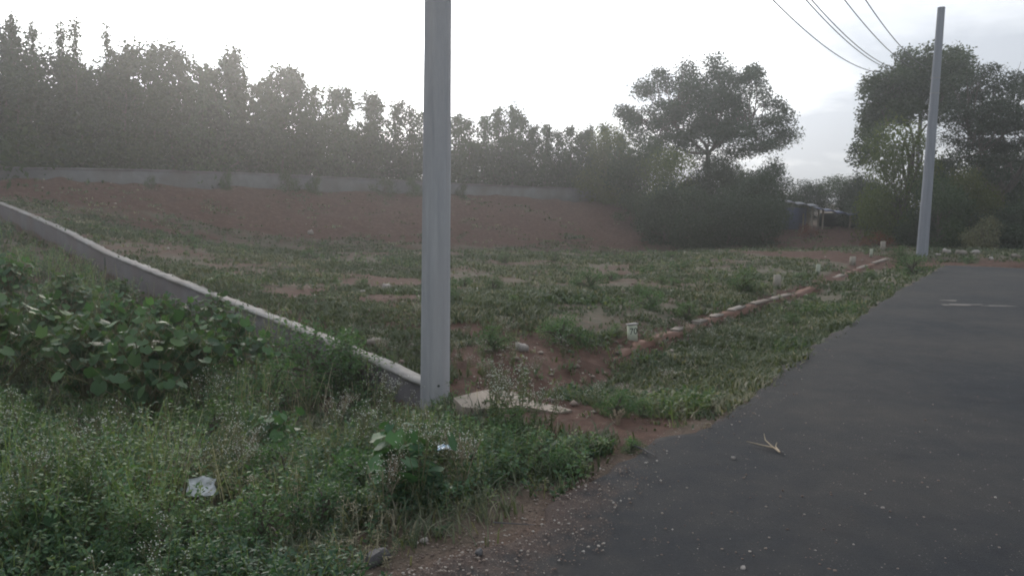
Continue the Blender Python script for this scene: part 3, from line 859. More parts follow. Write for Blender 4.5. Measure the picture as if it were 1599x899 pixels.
def cluster_tree(name, seed, base, trunk_top, depth, pts, rad, nleaf, leafm, label, zdepth, ln=.2, wl=.5, extra=18, group=None, r0=.3, flat=.7, droop=.1):
    """a big tree whose leaf clumps hang at the ends of modelled limbs; pts: (px, py) of clump centres, spread in depth"""
    rnd = np.random.default_rng(seed)
    e = empty(name, tuple(base)); tag(e, label, 'tree', group)
    gt, gc = Geo(), Geo()
    tt = np.array(trunk_top) - base
    gt.tube([(0, 0, -.3), tt * .35 + np.array([.1, 0, 0]), tt * .7 - np.array([.08, 0, 0]), tt], [r0 * 1.25, r0, r0 * .85, r0 * .7], 10, caps=False)
    C = []
    for (x, y) in pts:
        C.append(at(x, y, depth + rnd.normal() * zdepth * .45) - base)
    C0_ = np.array(C)
    mid, ext = C0_.mean(0), C0_.std(0)
    for k in range(extra):                     # clumps on the near and far side fill the crown's depth
        c = C0_[rnd.integers(len(C0_))].copy()
        c = mid + (c - mid) * (.35 + .45 * rnd.random()); c[1] = mid[1] + rnd.choice([-1, 1]) * zdepth * (.4 + .6 * rnd.random())
        C.append(c)
    C = np.array(C)
    nm = 7
    az = rnd.random(nm) * .5 + np.arange(nm) * 6.283 / nm
    mains = []
    for a in az:
        tgt = tt + (mid - tt) * .55 + np.array([math.cos(a) * ext[0] * .9, math.sin(a) * zdepth * .5, rnd.normal() * ext[2] * .4])
        limb(gt, tt * .96, tgt, r0 * .5, r0 * .24, rnd, .25, 8, 8); mains.append(tgt)
    mains = np.array(mains)
    for c in C:
        m_ = mains[np.argmin(np.linalg.norm(mains - c, axis=1))]
        P = limb(gt, m_, c, r0 * .22, r0 * .06, rnd, .22, 6)
        for q in range(3):
            limb(gt, P[3], c + rnd.normal(size=3) * rad * .33, r0 * .07, r0 * .03, rnd, .3, 4)
    R_ = rad * (.65 + .6 * rnd.random(len(C)))
    per = (nleaf * R_ ** 2 / (R_ ** 2).sum()).astype(int)
    blob_leaves(gc, rnd, C, R_, per, ln, wl, flat=flat, droop=droop)
    gt.build('trunk', M_bark, e); gc.build('crown', leafm, e)
    return e
zp = [(480, 310), (455, 305), (560, 200), (545, 215), (600, 140), (625, 165), (720, 130), (740, 170), (690, 190), (835, 100), (840, 150), (880, 150), (930, 180), (985, 140), (1000, 135), (960, 165), (1020, 215), (1060, 265), (1110, 280), (1120, 330), (1135, 400), (1090, 430), (1040, 440), (1000, 455), (1000, 380), (960, 300), (900, 250), (850, 220), (780, 220), (700, 230),
      (640, 210), (610, 270), (560, 300), (520, 345), (500, 380), (600, 350), (650, 400), (700, 320), (640, 300), (1050, 340), (900, 330), (820, 300), (940, 400), (760, 380), (880, 400), (600, 420), (700, 430), (800, 180), (570, 370)]
zp = [(800 + a / 2.643, 60 + b / 2.643) for a, b in zp] + [(1000, 218), (1025, 235), (1055, 242), (1085, 235), (1140, 240), (1165, 235), (1195, 228), (1218, 205), (1120, 225), (1205, 190), (985, 190), (1075, 210)]
b0 = at(1108, 262, 47); b0[2] = hz(b0[0], b0[1]) - .2
cluster_tree('spreading_tree', 51, b0, at(1106, 236, 47), 47, zp, .76, 52000, M_leaf_dark, 'large spreading tree with a wide dark crown standing against the pale sky', 2.8, .15, .52, 40, r0=.2, flat=.75)
zq = [(490, 370), (470, 400), (540, 400), (575, 360), (640, 260), (650, 290), (640, 330), (700, 320), (750, 265), (740, 300), (760, 330), (860, 250), (880, 270), (900, 300), (850, 300), (500, 450), (560, 470), (480, 520), (500, 560), (600, 430), (620, 500), (680, 400), (700, 480), (460, 620), (430, 690), (500, 640), (470, 600), (440, 740), (560, 560), (750, 420), (830, 350), (720, 370), (820, 420), (600, 380), (480, 700), (900, 350), (660, 450), (850, 460), (780, 520), (640, 560)]
zq = [(1200 + a / 3, b / 3) for a, b in zq]
b1 = at(1418, 385, 39); b1[2] = hz(b1[0], b1[1]) - .2
cluster_tree('leafy_tree', 52, b1, at(1418, 300, 39), 39, zq, .72, 30000, M_leaf_tree, 'broad leaved tree behind the tall round pole with the wires running into it', 1.8, .15, .55, 22, r0=.17)
zr = [(860, 400), (930, 350), (980, 380), (1010, 340), (1050, 320), (1060, 380), (1000, 440), (930, 440), (1100, 420), (1150, 390), (1190, 360), (1180, 440), (1110, 500), (1040, 520), (960, 520), (880, 520), (1190, 530), (1150, 600), (1070, 600), (990, 600), (900, 600), (850, 650), (950, 680), (1050, 680), (1130, 690), (1190, 660), (1000, 740), (900, 740), (1100, 760), (1190, 750), (1250, 420), (1260, 520), (1280, 640), (1320, 480), (1340, 600), (1400, 560), (1050, 820), (1150, 830), (1250, 760), (830, 560)]
zr = [(1200 + a / 3, b / 3) for a, b in zr]
b2 = at(1570, 390, 34); b2[2] = hz(b2[0], b2[1]) - .2
cluster_tree('layered_tree', 53, b2, at(1562, 300, 34), 34, zr, .78, 30000, M_leaf_dark, 'layered dark tree with fine drooping sprays at the right edge of the picture', 1.8, .14, .32, 30, r0=.2, flat=.42, droop=.3)
# bushy trees and shrubs right of the bank and behind the road end
bt_ = [bushy('bushy_tree', 61, 3.5, 3.4, 15000, M_leaf_olive, .11, 24, True, .05), bushy('bushy_tree', 62, 3.5, 3.6, 15000, M_leaf_tree, .12, 24, True, .05), bushy('bushy_tree', 63, 3.5, 3.2, 15000, M_leaf_dark, .12, 24, True, .02)]
for (px, ty, by, d, w, k, lab) in [
    (962, 196, 300, 46, 3.6, 0, 'olive green bushy tree at the right end of the tree row'), (1010, 215, 310, 44, 3.6, 1, 'bushy tree left under the wide spreading crown'), (1055, 233, 330, 42, 3.6, 0, 'olive bush in front of the spreading tree trunk'),
    (1110, 236, 340, 42, 3.4, 2, 'dark bush directly below the spreading crown'), (1150, 256, 340, 43, 3.2, 1, 'bush below the right half of the spreading crown'), (1203, 248, 345, 42, 2.7, 2, 'rounded dark bush standing right of the spreading tree'),
    (1180, 268, 350, 38, 3.2, 2, 'dark bush in front of the rounded one near the shed'), (1260, 282, 350, 47, 3.4, 2, 'low dark bush behind the small shed'), (1315, 275, 350, 46, 3.6, 1, 'scrubby bush between the shed and the leafy tree'), (1350, 270, 352, 44, 3.0, 2, 'dark bush left of the broad leaved tree'),
    (1415, 190, 380, 34, 3.3, 0, 'bright olive tree in front of the broad leaved tree left of the round pole'), (1385, 290, 380, 35, 2.0, 1, 'bush at the left foot of the bright olive tree'), (1470, 275, 388, 31, 2.6, 1, 'dark green bush just right of the round pole'),
    (1515, 262, 390, 31.5, 2.6, 0, 'olive bush behind the pale dusty shrub'), (1562, 325, 392, 30, 2.4, 2, 'dark bush at the right end of the road'), (1610, 318, 392, 29, 2.8, 2, 'dark bush at the right edge of the picture behind the road end'), (1440, 325, 388, 32, 2.2, 2, 'low dark bush behind the foot of the round pole'),
    (1490, 235, 388, 37, 3.4, 2, 'dark tree filling the gap right of the round pole'), (1560, 228, 388, 38, 3.6, 2, 'dark tree behind the layered one near the right edge'), (1625, 240, 388, 37, 3.6, 1, 'tree cut by the right edge of the picture behind the road end'), (1680, 250, 392, 31, 3.4, 1, 'bush outside the right edge of the picture'), (1040, 285, 345, 38, 3.0, 2, 'dark bush at the right end of the red bank'), (1090, 292, 352, 36, 3.0, 2, 'dark low bush on the edge of the field, left one'), (1140, 296, 358, 35.5, 3.0, 2, 'dark low bush on the edge of the field, middle one'), (1195, 305, 362, 35, 2.6, 2, 'dark low bush left of the shed'),
    (1340, 315, 356, 39, 2.4, 2, 'low dark bush right of the blue sheet'), (1375, 320, 366, 37, 2.0, 2, 'dark bush above the red soil mound'), (1000, 300, 340, 41, 2.6, 1, 'bush growing over the end of the back wall')]:
    top = at(px, ty, d); z = hz(top[0], top[1]) - .15; s = max(.3, (top[2] - z) / 3.6)
    place(bt_[k], (top[0], top[1], z), rng.random() * 6, (w / 3.4, w / 3.4, s), lab, 'bush' if s < .9 else 'tree', 'bushes beyond the far side of the field')
ds = bushy('dusty_shrub', 71, 1.3, 1.5, 4200, M_leaf_dusty, .07, 16, False, .05)
p = at(1531, 388, 29); ds.location = (p[0], p[1], hz(p[0], p[1]) - .05); ds.scale = (.95, .9, 1.05)
tag(ds, 'pale dusty rounded shrub behind the road end', 'shrub')
for (px, py, d, lab) in [(1268, 352, 37, 'reddish dry shrub on the soil mound below the shed'), (1372, 362, 33, 'reddish dry shrub on the mound left of the round pole')]:
    q = at(px, py, d)
    if lab.endswith('shed'): rs_ = bushy('red_shrub', 72, .6, 1.5, 1100, M_leaf_red, .07, 8, False, .05); e = rs_
    else: e = dup(rs_, (0, 0, 0), 1.0, 1.0)
    e.location = (q[0], q[1], hz(q[0], q[1]) - .05); tag(e, lab, 'shrub', 'reddish shrubs')

# ------------------------------------------------------------------ small shed and blue sheet shelter
def shelter(px, py, d, w, dep, h, mroof, mwall, label, walls):
    p = at(px, py, d); p[2] = hz(p[0], p[1]) - .1
    e = empty('shed', tuple(p), R(-12)); tag(e, label, 'shed')
    for sx in (-1, 1):
        for sy in (-1, 1):
            g = Geo(); g.tube([(sx * w / 2, sy * dep / 2, 0), (sx * w / 2, sy * dep / 2, h - (.28 if sx > 0 else 0) + .04)], .045, 6); g.build('post', M_wood, e)
    g = Geo(); n = 10
    V = []
    for k in range(n + 1):
        x = -w / 2 - .25 + (w + .5) * k / n; z = h - .0 - .3 * (k / n) + .05 * math.sin(k * 2.1)
        for yy, dz in ((-dep / 2 - .2, .0), (dep / 2 + .2, .1)): V += [(x, yy, z + dz + .05), (x, yy, z + dz + .075)]
    i = np.arange(n)[:, None] * 4; F = []
    for k in range(n):
        b = k * 4; F += [[b, b + 4, b + 6, b + 2], [b + 1, b + 3, b + 7, b + 5], [b, b + 1, b + 5, b + 4], [b + 2, b + 6, b + 7, b + 3]]
    F += [[0, 2, 3, 1], [n * 4, n * 4 + 1, n * 4 + 3, n * 4 + 2]]
    g.add(V, F); g.build('roof', mroof, e)
    for (cx, cy, sx, sy, hh) in walls:
        g = Geo(); g.box((cx, cy, hh / 2 + .05), (sx, sy, hh)); g.build('wall_sheet', mwall, e)
    return e
shelter(1240, 346, 39.5, 1.5, 1.4, 1.45, M_tarpgrey, M_tarp, 'small lean-to shed of bluish sheets with a pale sloping roof among the bushes', [(-.3, -.72, .85, .02, 1.1), (0, .72, 1.4, .02, 1.1)])
shelter(1302, 348, 39, 1.3, 1.2, .95, M_tarp, M_ink_shade, 'low shelter under a blue tarpaulin right of the pale roofed shed', [(0, .62, 1.2, .02, .75)])  # near-black back sheet paints the shade in the open shelter
for (px, w_) in ((1254, 0), (1263, 1)):
    p = at(px, 342, 38.0); p[2] = hz(p[0], p[1]) - .1
    g = Geo(); g.tube([(0, 0, 0), (.02, 0, .55), (0, 0, 1.05)], [.05, .045, .04], 6); o = g.build('wooden_post', M_wood); o.location = p
    tag(o, 'thin pale wooden post standing before the shed, %s of the two' % ('left' if not w_ else 'right'), 'post', 'posts before the shed')

# ------------------------------------------------------------------ low vegetation
def scatter(n, dmin, dmax, amax=R(48), seed=1, power=1.0):
    r = np.random.default_rng(seed)
    d = dmin * (dmax / dmin) ** (r.random(n) ** power)
    a = (r.random(n) * 2 - 1) * amax
    return np.sin(a) * d, np.cos(a) * d, d, r
def sides(x, y):
    p = np.stack([x, y], 1) - WA[:2]
    return p @ wn, p @ wd
def blades(name, label, n, dmin, dmax, seed, keep, hfun, per=5, wbase=.004, m=None):
    x, y, d, r = scatter(n, dmin, dmax, seed=seed)
    k = keep(x, y, d, r); x, y, d = x[k], y[k], d[k]
    z = height(x, y); n = len(x)
    X = np.repeat(np.stack([x, y, z], 1), per, 0); D = np.repeat(d, per)
    H = np.repeat(hfun(x, y, d, r), per) * (.5 + .8 * r.random(n * per))
    X[:, :2] += r.normal(size=(n * per, 2)) * (.02 + .003 * D[:, None])
    az = r.random(n * per) * 6.283; ln = H * (.25 + .9 * r.random(n * per))
    dirv = np.stack([np.cos(az), np.sin(az), az * 0], 1); side = np.stack([-np.sin(az), np.cos(az), az * 0], 1)
    w = (wbase + .0008 * D)[:, None] * (.6 + .8 * r.random(n * per))[:, None]
    mid = X + dirv * ln[:, None] * .35; mid[:, 2] += H * .6
    tip = X + dirv * ln[:, None]; tip[:, 2] += H * (.75 + .3 * r.random(n * per))
    V = np.stack([X - side * w, X + side * w, mid + side * w * .7, mid - side * w * .7, tip], 1)
    b = np.arange(n * per)[:, None] * 5
    F = np.vstack([np.hstack([b, b + 1, b + 2, b + 3]), np.hstack([b + 3, b + 2, b + 4, -np.ones_like(b)])])
    tn = np.repeat(np.clip(vnoise(x, y, .8, 77) * 1.5 - .45 + .3 * r.normal(size=n), 0, 1), per)
    tn = np.clip(tn + .15 * r.normal(size=n * per), 0, 1)
    g = Geo()
    V = V.reshape(-1, 3)
    g.v.append(V); g.f.append(F); g.n = len(V); g.t.append(np.concatenate([tn, tn])); g.m.append(np.zeros(len(F)))
    o = g.build(name, m or M_grass); tag(o, label, 'grass', kind='stuff'); return o
SPOTS = [(985, 534, -.1, .30), (980, 545, -.1, .25), (1213, 456, -.1, .3), (697, 738, -.12, .2), (695, 752, -.12, .2), (312, 800, -.15, .19), (305, 825, -.15, .12)]
def clear_spots(x, y):
    k = np.ones(len(x))
    for px, py, z, rad in SPOTS:
        q = gnd(px, py, z); k *= 1 - .93 * np.exp(-(((x - q[0]) ** 2 + (y - q[1]) ** 2) / rad ** 2) ** 2)
    return k
def keep_field(x, y, d, r):
    dd, tt = sides(x, y)
    s = soil_amount(x, y)
    db = bw_line(x) - y
    pr = np.clip(1.05 - s * 1.15 + (vnoise(x, y, .8, 31) - .5) * 3.4, 0.03, 1) * clear_spots(x, y)
    return (dd > .12) & (in_road(x, y) < -.02 + .16 * vnoise(x, y, 3, 88)) & ((db > .3) | (x > 9)) & (r.random(len(x)) < pr) & (y < 50) & ~((x > 7.5) & ((x * rd[0] + y * rd[1]) - ROAD_END > -.25) & ((x * rd[0] + y * rd[1]) - ROAD_END < 4))
blades('grass', 'short dull green grass over the vacant plot and the verge', 105000, 5.5, 42, 3, keep_field, lambda x, y, d, r: .022 + .13 * vnoise(x, y, 1.3, 8) ** 2.2 + .0007 * d, per=6)
def keep_near(x, y, d, r):
    dd, tt = sides(x, y)
    q = gnd(805, 640, -.08); q2 = gnd(925, 662, -.08)
    clear = (1 - .95 * np.exp(-((x - q[0]) ** 2 / .4 + (y - q[1]) ** 2 / .3))) * (1 - .95 * np.exp(-((x - q2[0]) ** 2 / .35 + (y - q2[1]) ** 2 / .25)))
    pr = np.clip(.35 + (vnoise(x, y, 1.6, 33) - .45) * 2.0, 0.05, 1)
    e = in_road(x, y)
    pr = pr * sstep(-.02, -.45, e + (vnoise(x, y, 4, 12) - .5) * .5)
    return (dd < -.1) & (r.random(len(x)) < pr * clear * clear_spots(x, y))
blades('grass', 'rough green grass under the weeds in the near left plot', 60000, 2.4, 26, 4, keep_near, lambda x, y, d, r: .05 + .12 * vnoise(x, y, 2, 8), per=6, wbase=.002)

def sprigs(name, label, n, dmin, dmax, seed, keep, hfun, K, leaf, m, lw=.45, cat='weeds'):
    x, y, d, r = scatter(n, dmin, dmax, seed=seed)
    k = keep(x, y, d, r); x, y, d = x[k], y[k], d[k]; z = height(x, y); n = len(x)
    H = np.minimum(hfun(x, y, d, r) * (.55 + .75 * r.random(n)), .5 + .12 * r.random(n))
    lean = r.normal(size=(n, 2)) * .28
    base = np.stack([x, y, z - .01], 1)
    g = Geo()
    t = r.random((n, K)) ** .75
    C = base[:, None] + np.stack([lean[:, 0, None] * H[:, None] * t, lean[:, 1, None] * H[:, None] * t, H[:, None] * t], 2)
    az = r.random((n, K)) * 6.283; rad = H[:, None] * (.08 + .30 * (1 - t)) * r.random((n, K))
    C[..., 0] += np.cos(az) * rad; C[..., 1] += np.sin(az) * rad; C[..., 2] += (rad * .3 * r.random((n, K)))
    sz = leaf * (.55 + .9 * r.random((n, K))) * (1 + .05 * (d[:, None] - 3))
    D = np.stack([np.cos(az), np.sin(az), .5 * r.normal(size=(n, K)) + .25], 2)
    base_t = np.clip(vnoise(x, y, 1.2, seed + 50) * 1.3 - .25 + .2 * r.normal(size=n), 0, 1)
    tn = np.clip(base_t[:, None] + .18 * r.normal(size=(n, K)), 0, 1)
    S = r.normal(size=(n * K, 3)) * .35 + np.array([0, 0, 1])        # leaf faces look mostly upward
    Dd = D.reshape(-1, 3); Dd /= np.linalg.norm(Dd, axis=1)[:, None]
    Sd = np.cross(Dd, S); Sd /= np.linalg.norm(Sd, axis=1)[:, None]
    Cc = C.reshape(-1, 3); l = sz.reshape(-1, 1); w = l * lw
    Nn = np.cross(Sd, Dd)
    V = np.stack([Cc, Cc + Dd * l * .5 + Sd * w * .5, Cc + Dd * l - Nn * l * .15, Cc + Dd * l * .5 - Sd * w * .5], 1)
    g.add(V.reshape(-1, 3), np.arange(n * K * 4).reshape(-1, 4), tn.ravel())
    # thin stems
    tipp = base + np.stack([lean[:, 0] * H, lean[:, 1] * H, H], 1); sw = (.0012 + .0004 * d)[:, None]
    off = np.array([[1, 0, 0]]) * sw
    V = np.stack([base - off, base + off, tipp + off * .4, tipp - off * .4], 1)
    g.add(V.reshape(-1, 3), np.arange(n * 4).reshape(-1, 4), .9)
    o = g.build(name, m); tag(o, label, cat, kind='stuff'); return o
def weed_h(x, y, d, r):
    e = -in_road(x, y)
    dd, tt = sides(x, y)
    h = .05 + .95 * vnoise(x, y, 1.3, 61) ** 2.0
    h *= .35 + .65 * sstep(.2, 1.6, e)
    h *= np.where(y < 3.6, .75, 1.0)
    h *= 1 - .45 * sstep(2.2, 0.0, tt) * sstep(-1.6, 0, dd)          # lower round the pole and slab
    h = h * (1 + .5 * sstep(-1.6, -.3, dd) * sstep(.6, 1.6, tt) * sstep(4.2, 3.0, tt))
    h *= 1 - .45 * sstep(-1.0, -.1, dd) * sstep(3.2, 5, tt)           # and along the wall face
    return h
def keep_weed(lo):
    def f(x, y, d, r):
        dd, tt = sides(x, y)
        e = in_road(x, y) + (vnoise(x, y, 3, 15) - .5) * .7
        pr = np.clip(.5 + (vnoise(x, y, 1.4, lo) - .47) * 4.5, .03, 1) * sstep(-.05, -.5, e)
        q = gnd(925, 662, -.08); pr = pr * (1 - .98 * np.exp(-((x - q[0]) ** 2 / .45 + (y - q[1]) ** 2 / .25)))
        q = gnd(805, 640, -.08); pr = pr * (1 - .98 * np.exp(-(((x - q[0]) ** 2 / .5 + (y - q[1]) ** 2 / .4) ** 2)))
        return (dd < -.14) & (r.random(len(x)) < pr * clear_spots(x, y))
    return f
sprigs('weed_cover', 'dense mixed green weeds covering the near left plot', 26000, 2.3, 26, 5, keep_weed(40), weed_h, 30, .026, M_weed, .5)
sprigs('weed_cover', 'paler yellowish feathery weeds among the near green ones', 12000, 2.3, 26, 6, keep_weed(47), lambda *a: weed_h(*a) * 1.15, 30, .02, M_weed_pale, .28)
def keep_fw(x, y, d, r):
    dd, tt = sides(x, y)
    e = in_road(x, y)
    pr = np.clip((vnoise(x, y, .8, 91) - .56) * 5 * (1.1 - soil_amount(x, y)), 0, 1)
    return (dd > .15) & (e < -.15) & (y < 34) & (r.random(len(x)) < pr * clear_spots(x, y))
sprigs('weed_cover', 'scattered low green weed tufts over the vacant plot and verge', 26000, 5.5, 34, 8, keep_fw, lambda x, y, d, r: .07 + .15 * vnoise(x, y, 1, 5), 16, .034, M_weed, .5)

sprigs('weed_cover', 'brownish dry weeds and dead stalks between the green weeds', 9000, 2.3, 24, 9, lambda x, y, d, r: keep_weed(47)(x, y, d, r) & (vnoise(x, y, .7, 71) > .47), lambda *a: weed_h(*a) * .95, 22, .017, M_dryweed, .3)
# flowering weeds: spindly, with tiny white heads
def flowering(seed, H, spread, nb, m_st, m_lf, dots=18):
    rnd = np.random.default_rng(seed); e = empty('flowering_weed', (0, 0, 0)); gs, gl, gf_ = Geo(), Geo(), Geo()
    for b in range(nb):
        az = rnd.random() * 6.283; h = H * (.65 + .4 * rnd.random()); sp = spread * (.3 + .8 * rnd.random())
        tip = np.array([math.cos(az) * sp, math.sin(az) * sp, h])
        mid = tip * np.array([.35, .35, .55])
        t = np.linspace(0, 1, 5)[:, None]; P = 2 * t * (1 - t) * mid + t * t * tip
        gs.tube(P, np.linspace(.0035, .0016, 5), 4, caps=False)
        k = 16; tt_ = rnd.random(k) * .75 + .05
        C = np.stack([np.interp(tt_, t[:, 0], P[:, q]) for q in range(3)], 1)
        leaves(gl, C, .035 + .03 * rnd.random(k), .012, rnd, droop=-.1)
        for q in range(7):
            s0 = P[3] + (P[4] - P[3]) * rnd.random(); s1 = s0 + np.array([rnd.normal() * .04, rnd.normal() * .04, .03 + .05 * rnd.random()])
            gs.tube([s0, (s0 + s1) / 2 + rnd.normal(size=3) * .004, s1], [.0013, .0011, .001], 4, caps=False)
            for w in range(max(1, dots // 7)):
                c = s1 + rnd.normal(size=3) * np.array([.012, .012, .008]); r = .003 + .0025 * rnd.random()
                V = c + r * np.array([[1, 0, 0], [0, 1, 0], [-1, 0, 0], [0, -1, 0], [0, 0, 1], [0, 0, -1]])
                gf_.add(V, [[0, 1, 4], [1, 2, 4], [2, 3, 4], [3, 0, 4], [1, 0, 5], [2, 1, 5], [3, 2, 5], [0, 3, 5]])
    gs.build('stem', m_st, e); gl.build('foliage', m_lf, e); tag(gf_.build('flower_heads', M_flower, e), kind='stuff')
    return e
fw = [flowering(81, .5, .2, 8, M_stem, M_weed_pale), flowering(82, .42, .24, 9, M_stem, M_weed_pale), flowering(83, .55, .16, 7, M_stem, M_weed), flowering(84, .36, .2, 9, M_drystem, M_weed_pale)]
named = [(105, 745, 'flowering weed with a spray of white heads at the lower left'), (60, 800, 'flowering weed in the lower left corner'), (170, 790, 'flowering weed just left of the dry sticks'), (385, 735, 'bright white headed weed in the middle of the near weeds'), (560, 720, 'wide white flecked weed below the plot wall'), (600, 745, 'white flecked weed left of the large leaved plant by the pole'),
         (655, 830, 'yellowish sprig leaning right in front of the large leaved plant'), (600, 840, 'small flowering weed near the gravel left of the yellowish sprig'), (775, 690, 'thin dark stemmed weed in front of the concrete slab'), (812, 690, 'second thin weed in front of the concrete slab'), (330, 650, 'flowering weed among the large leaves'), (525, 640, 'flowering weed just below the pale wall top')]
for i_, (px, py, lab) in enumerate(named):
    p = gnd(px, py, -.2); z = hz(p[0], p[1])
    place(fw[i_ % 4], (p[0], p[1], z), rng.random() * 6, .85 + .3 * rng.random(), lab, 'weed', 'white headed flowering weeds')
xs, ys, dd_, r_ = scatter(900, 2.6, 11, R(38), 17)
sd, td = sides(xs, ys); er = in_road(xs, ys)
ok = np.where((sd < -.25) & (er < -.5) & (vnoise(xs, ys, 1.0, 55) > .48))[0][:32]
for i_ in ok:
    place(fw[int(r_.integers(4))], (xs[i_], ys[i_], hz(xs[i_], ys[i_])), r_.random() * 6, .65 + .4 * r_.random(), 'spindly weed with tiny white flower heads among the near left weeds', 'weed', 'white headed weeds scattered in the near plot')
ok = np.where((sd > .25) & (er < -.4) & (ys > 6.5) & (vnoise(xs, ys, .7, 58) > .5))[0][:60]
cand = [(px, py) for px, py in [(615, 575), (635, 570), (600, 560), (730, 585), (755, 590), (775, 600), (720, 570), (880, 560), (1040, 590), (1100, 560), (1150, 560), (930, 640), (1220, 520), (1010, 480), (1095, 460), (920, 470)]]
for (px, py) in cand:
    p = gnd(px, py, -.1)
    place(fw[int(r_.integers(4))], (p[0], p[1], hz(p[0], p[1])), r_.random() * 6, .4 + .25 * r_.random(), 'low weed with pale flecks on the open plot or verge', 'weed', 'pale flecked weeds on the plot and verge')
for i_ in ok:
    place(fw[int(r_.integers(4))], (xs[i_], ys[i_], hz(xs[i_], ys[i_])), r_.random() * 6, .3 + .3 * r_.random(), 'low weed with pale flecks on the open plot or verge', 'weed', 'pale flecked weeds on the plot and verge')

# broad leaved plants
def broadleaf(seed, H, Wd, nl, lr):
    rnd = np.random.default_rng(seed); e = empty('broadleaf_weed', (0, 0, 0)); gs, gl = Geo(), Geo()
    nst = max(4, nl // 9)
    for s in range(nst):
        az = rnd.random() * 6.283; sp = Wd * .5 * (.15 + .8 * rnd.random()); h = H * (1 - .45 * (sp / (Wd * .5)) ** 2) * (.75 + .3 * rnd.random())
        tip = np.array([math.cos(az) * sp, math.sin(az) * sp, h]); mid = tip * np.array([.3, .3, .75])
        t = np.linspace(0, 1, 7)[:, None]; P = 2 * t * (1 - t) * mid + t * t * tip
        gs.tube(P, np.linspace(.007, .003, 7), 5, caps=False)
        k = nl // nst
        for q in range(k):
            f = 1 - .85 * (q + rnd.random()) / k * (.4 + .6 * rnd.random())
            a = np.array([np.interp(f, t[:, 0], P[:, w]) for w in range(3)])
            pz = rnd.random() * 6.283; pl = (.05 + .09 * rnd.random()) * lr / .06
            c = a + np.array([math.cos(pz) * pl, math.sin(pz) * pl, pl * (.5 + .6 * rnd.random())])
            gs.tube([a, (a + c) / 2 + np.array([0, 0, .01]), c], [.0025, .002, .0018], 4, caps=False)
            r = lr * (.4 + .95 * rnd.random() ** 1.3) * (1.15 - .3 * f)
            # outward facing, cupped, slightly lobed blade
            out = np.array([math.cos(pz), math.sin(pz), 0]); nrm = out * (.25 + .55 * rnd.random()) + np.array([0, 0, 1]) + rnd.normal(size=3) * .42
            nrm /= np.linalg.norm(nrm); u = np.cross(nrm, [-out[1], out[0], 0.01]); u = -u / (np.linalg.norm(u) + 1e-9)
            if u @ out < 0: u = -u
            v = np.cross(nrm, u)
            an = np.arange(12) * 6.283 / 12
            lob = 1 + .09 * np.cos(an * 5) + rnd.normal(size=12) * .05; lob[6] *= .5
            ring = c + u * r * .55 + (np.cos(an) * lob * r)[:, None] * u + (np.sin(an) * lob * r)[:, None] * v
            fold = rnd.random() * .35; droop_ = (fold * r * np.abs(np.sin(an)) - .16 * r * np.abs(np.sin(an)) ** 2 - .22 * r * np.maximum(0, np.cos(an)) + .06 * r * np.sin(an * 3 + rnd.random() * 6))
            ring = ring + nrm * droop_[:, None]
            V = np.vstack([ring, [c + u * r * .3 - nrm * r * .05]])
            gl.add(V, [[12, w, w + 1, (w + 2) % 12] for w in range(0, 12, 2)], np.clip(.05 + .75 * f * rnd.random() + (.35 if rnd.random() < .1 else 0), 0, 1))
    gs.build('stem', M_stem, e); gl.build('foliage', M_broad, e, smooth=False)
    return e
bl = [broadleaf(91, .8, 1.15, 300, .051), broadleaf(92, .68, 1.0, 260, .047), broadleaf(93, .5, .5, 56, .068)]
for (px, py, z_, k, s, lab) in [
    (230, 660, -.35, 0, 1.05, 'big clump of large rounded leaves in the middle of the left weeds'), (140, 640, -.35, 1, 1.05, 'large leaved clump left of the biggest one'), (310, 640, -.38, 1, 1.0, 'large leaved clump at the right end of the leafy mound'), (60, 600, -.35, 0, .95, 'large leaved clump at the far left of the weeds'),
    (190, 590, -.4, 1, 1.0, 'large leaved clump behind the biggest one'), (-10, 640, -.35, 0, 1.1, 'large leaved clump cut by the left edge of the picture'), (265, 560, -.4, 1, .85, 'large leaved clump close to the foot of the plot wall'), (110, 530, -.35, 0, .8, 'large leaved clump far back near the plot wall'),
    (20, 500, -.2, 1, 1.0, 'far large leaved clump at the left edge'), (400, 590, -.42, 2, .9, 'small large leaved plant between the mound and the green thicket'), (640, 790, -.14, 2, .92, 'single large leaved plant left of the blue wrapper in front of the pole'), (620, 770, -.16, 2, .7, 'smaller companion of the large leaved plant in front of the pole'),
    (430, 700, -.3, 2, .75, 'dark leaved plant between the flowering weeds in the centre left'), (190, 500, -.3, 1, .6, 'small large leaved clump before the dark drain slot'), (360, 600, -.42, 1, .9, 'large leaved clump reaching for the plot wall at the right of the mound'), (330, 560, -.42, 0, .75, 'large leaved clump right under the plot wall'), (60, 860, -.2, 2, .55, 'low large leaved plant in the lower left corner')]:
    p = gnd(px, py, z_); place(bl[k], (p[0], p[1], hz(p[0], p[1]) - .02), rng.random() * 6, (s * 1.12, s * 1.12, s * 1.22) if k < 2 else s, lab, 'plant', 'large leaved plants in the near plot')
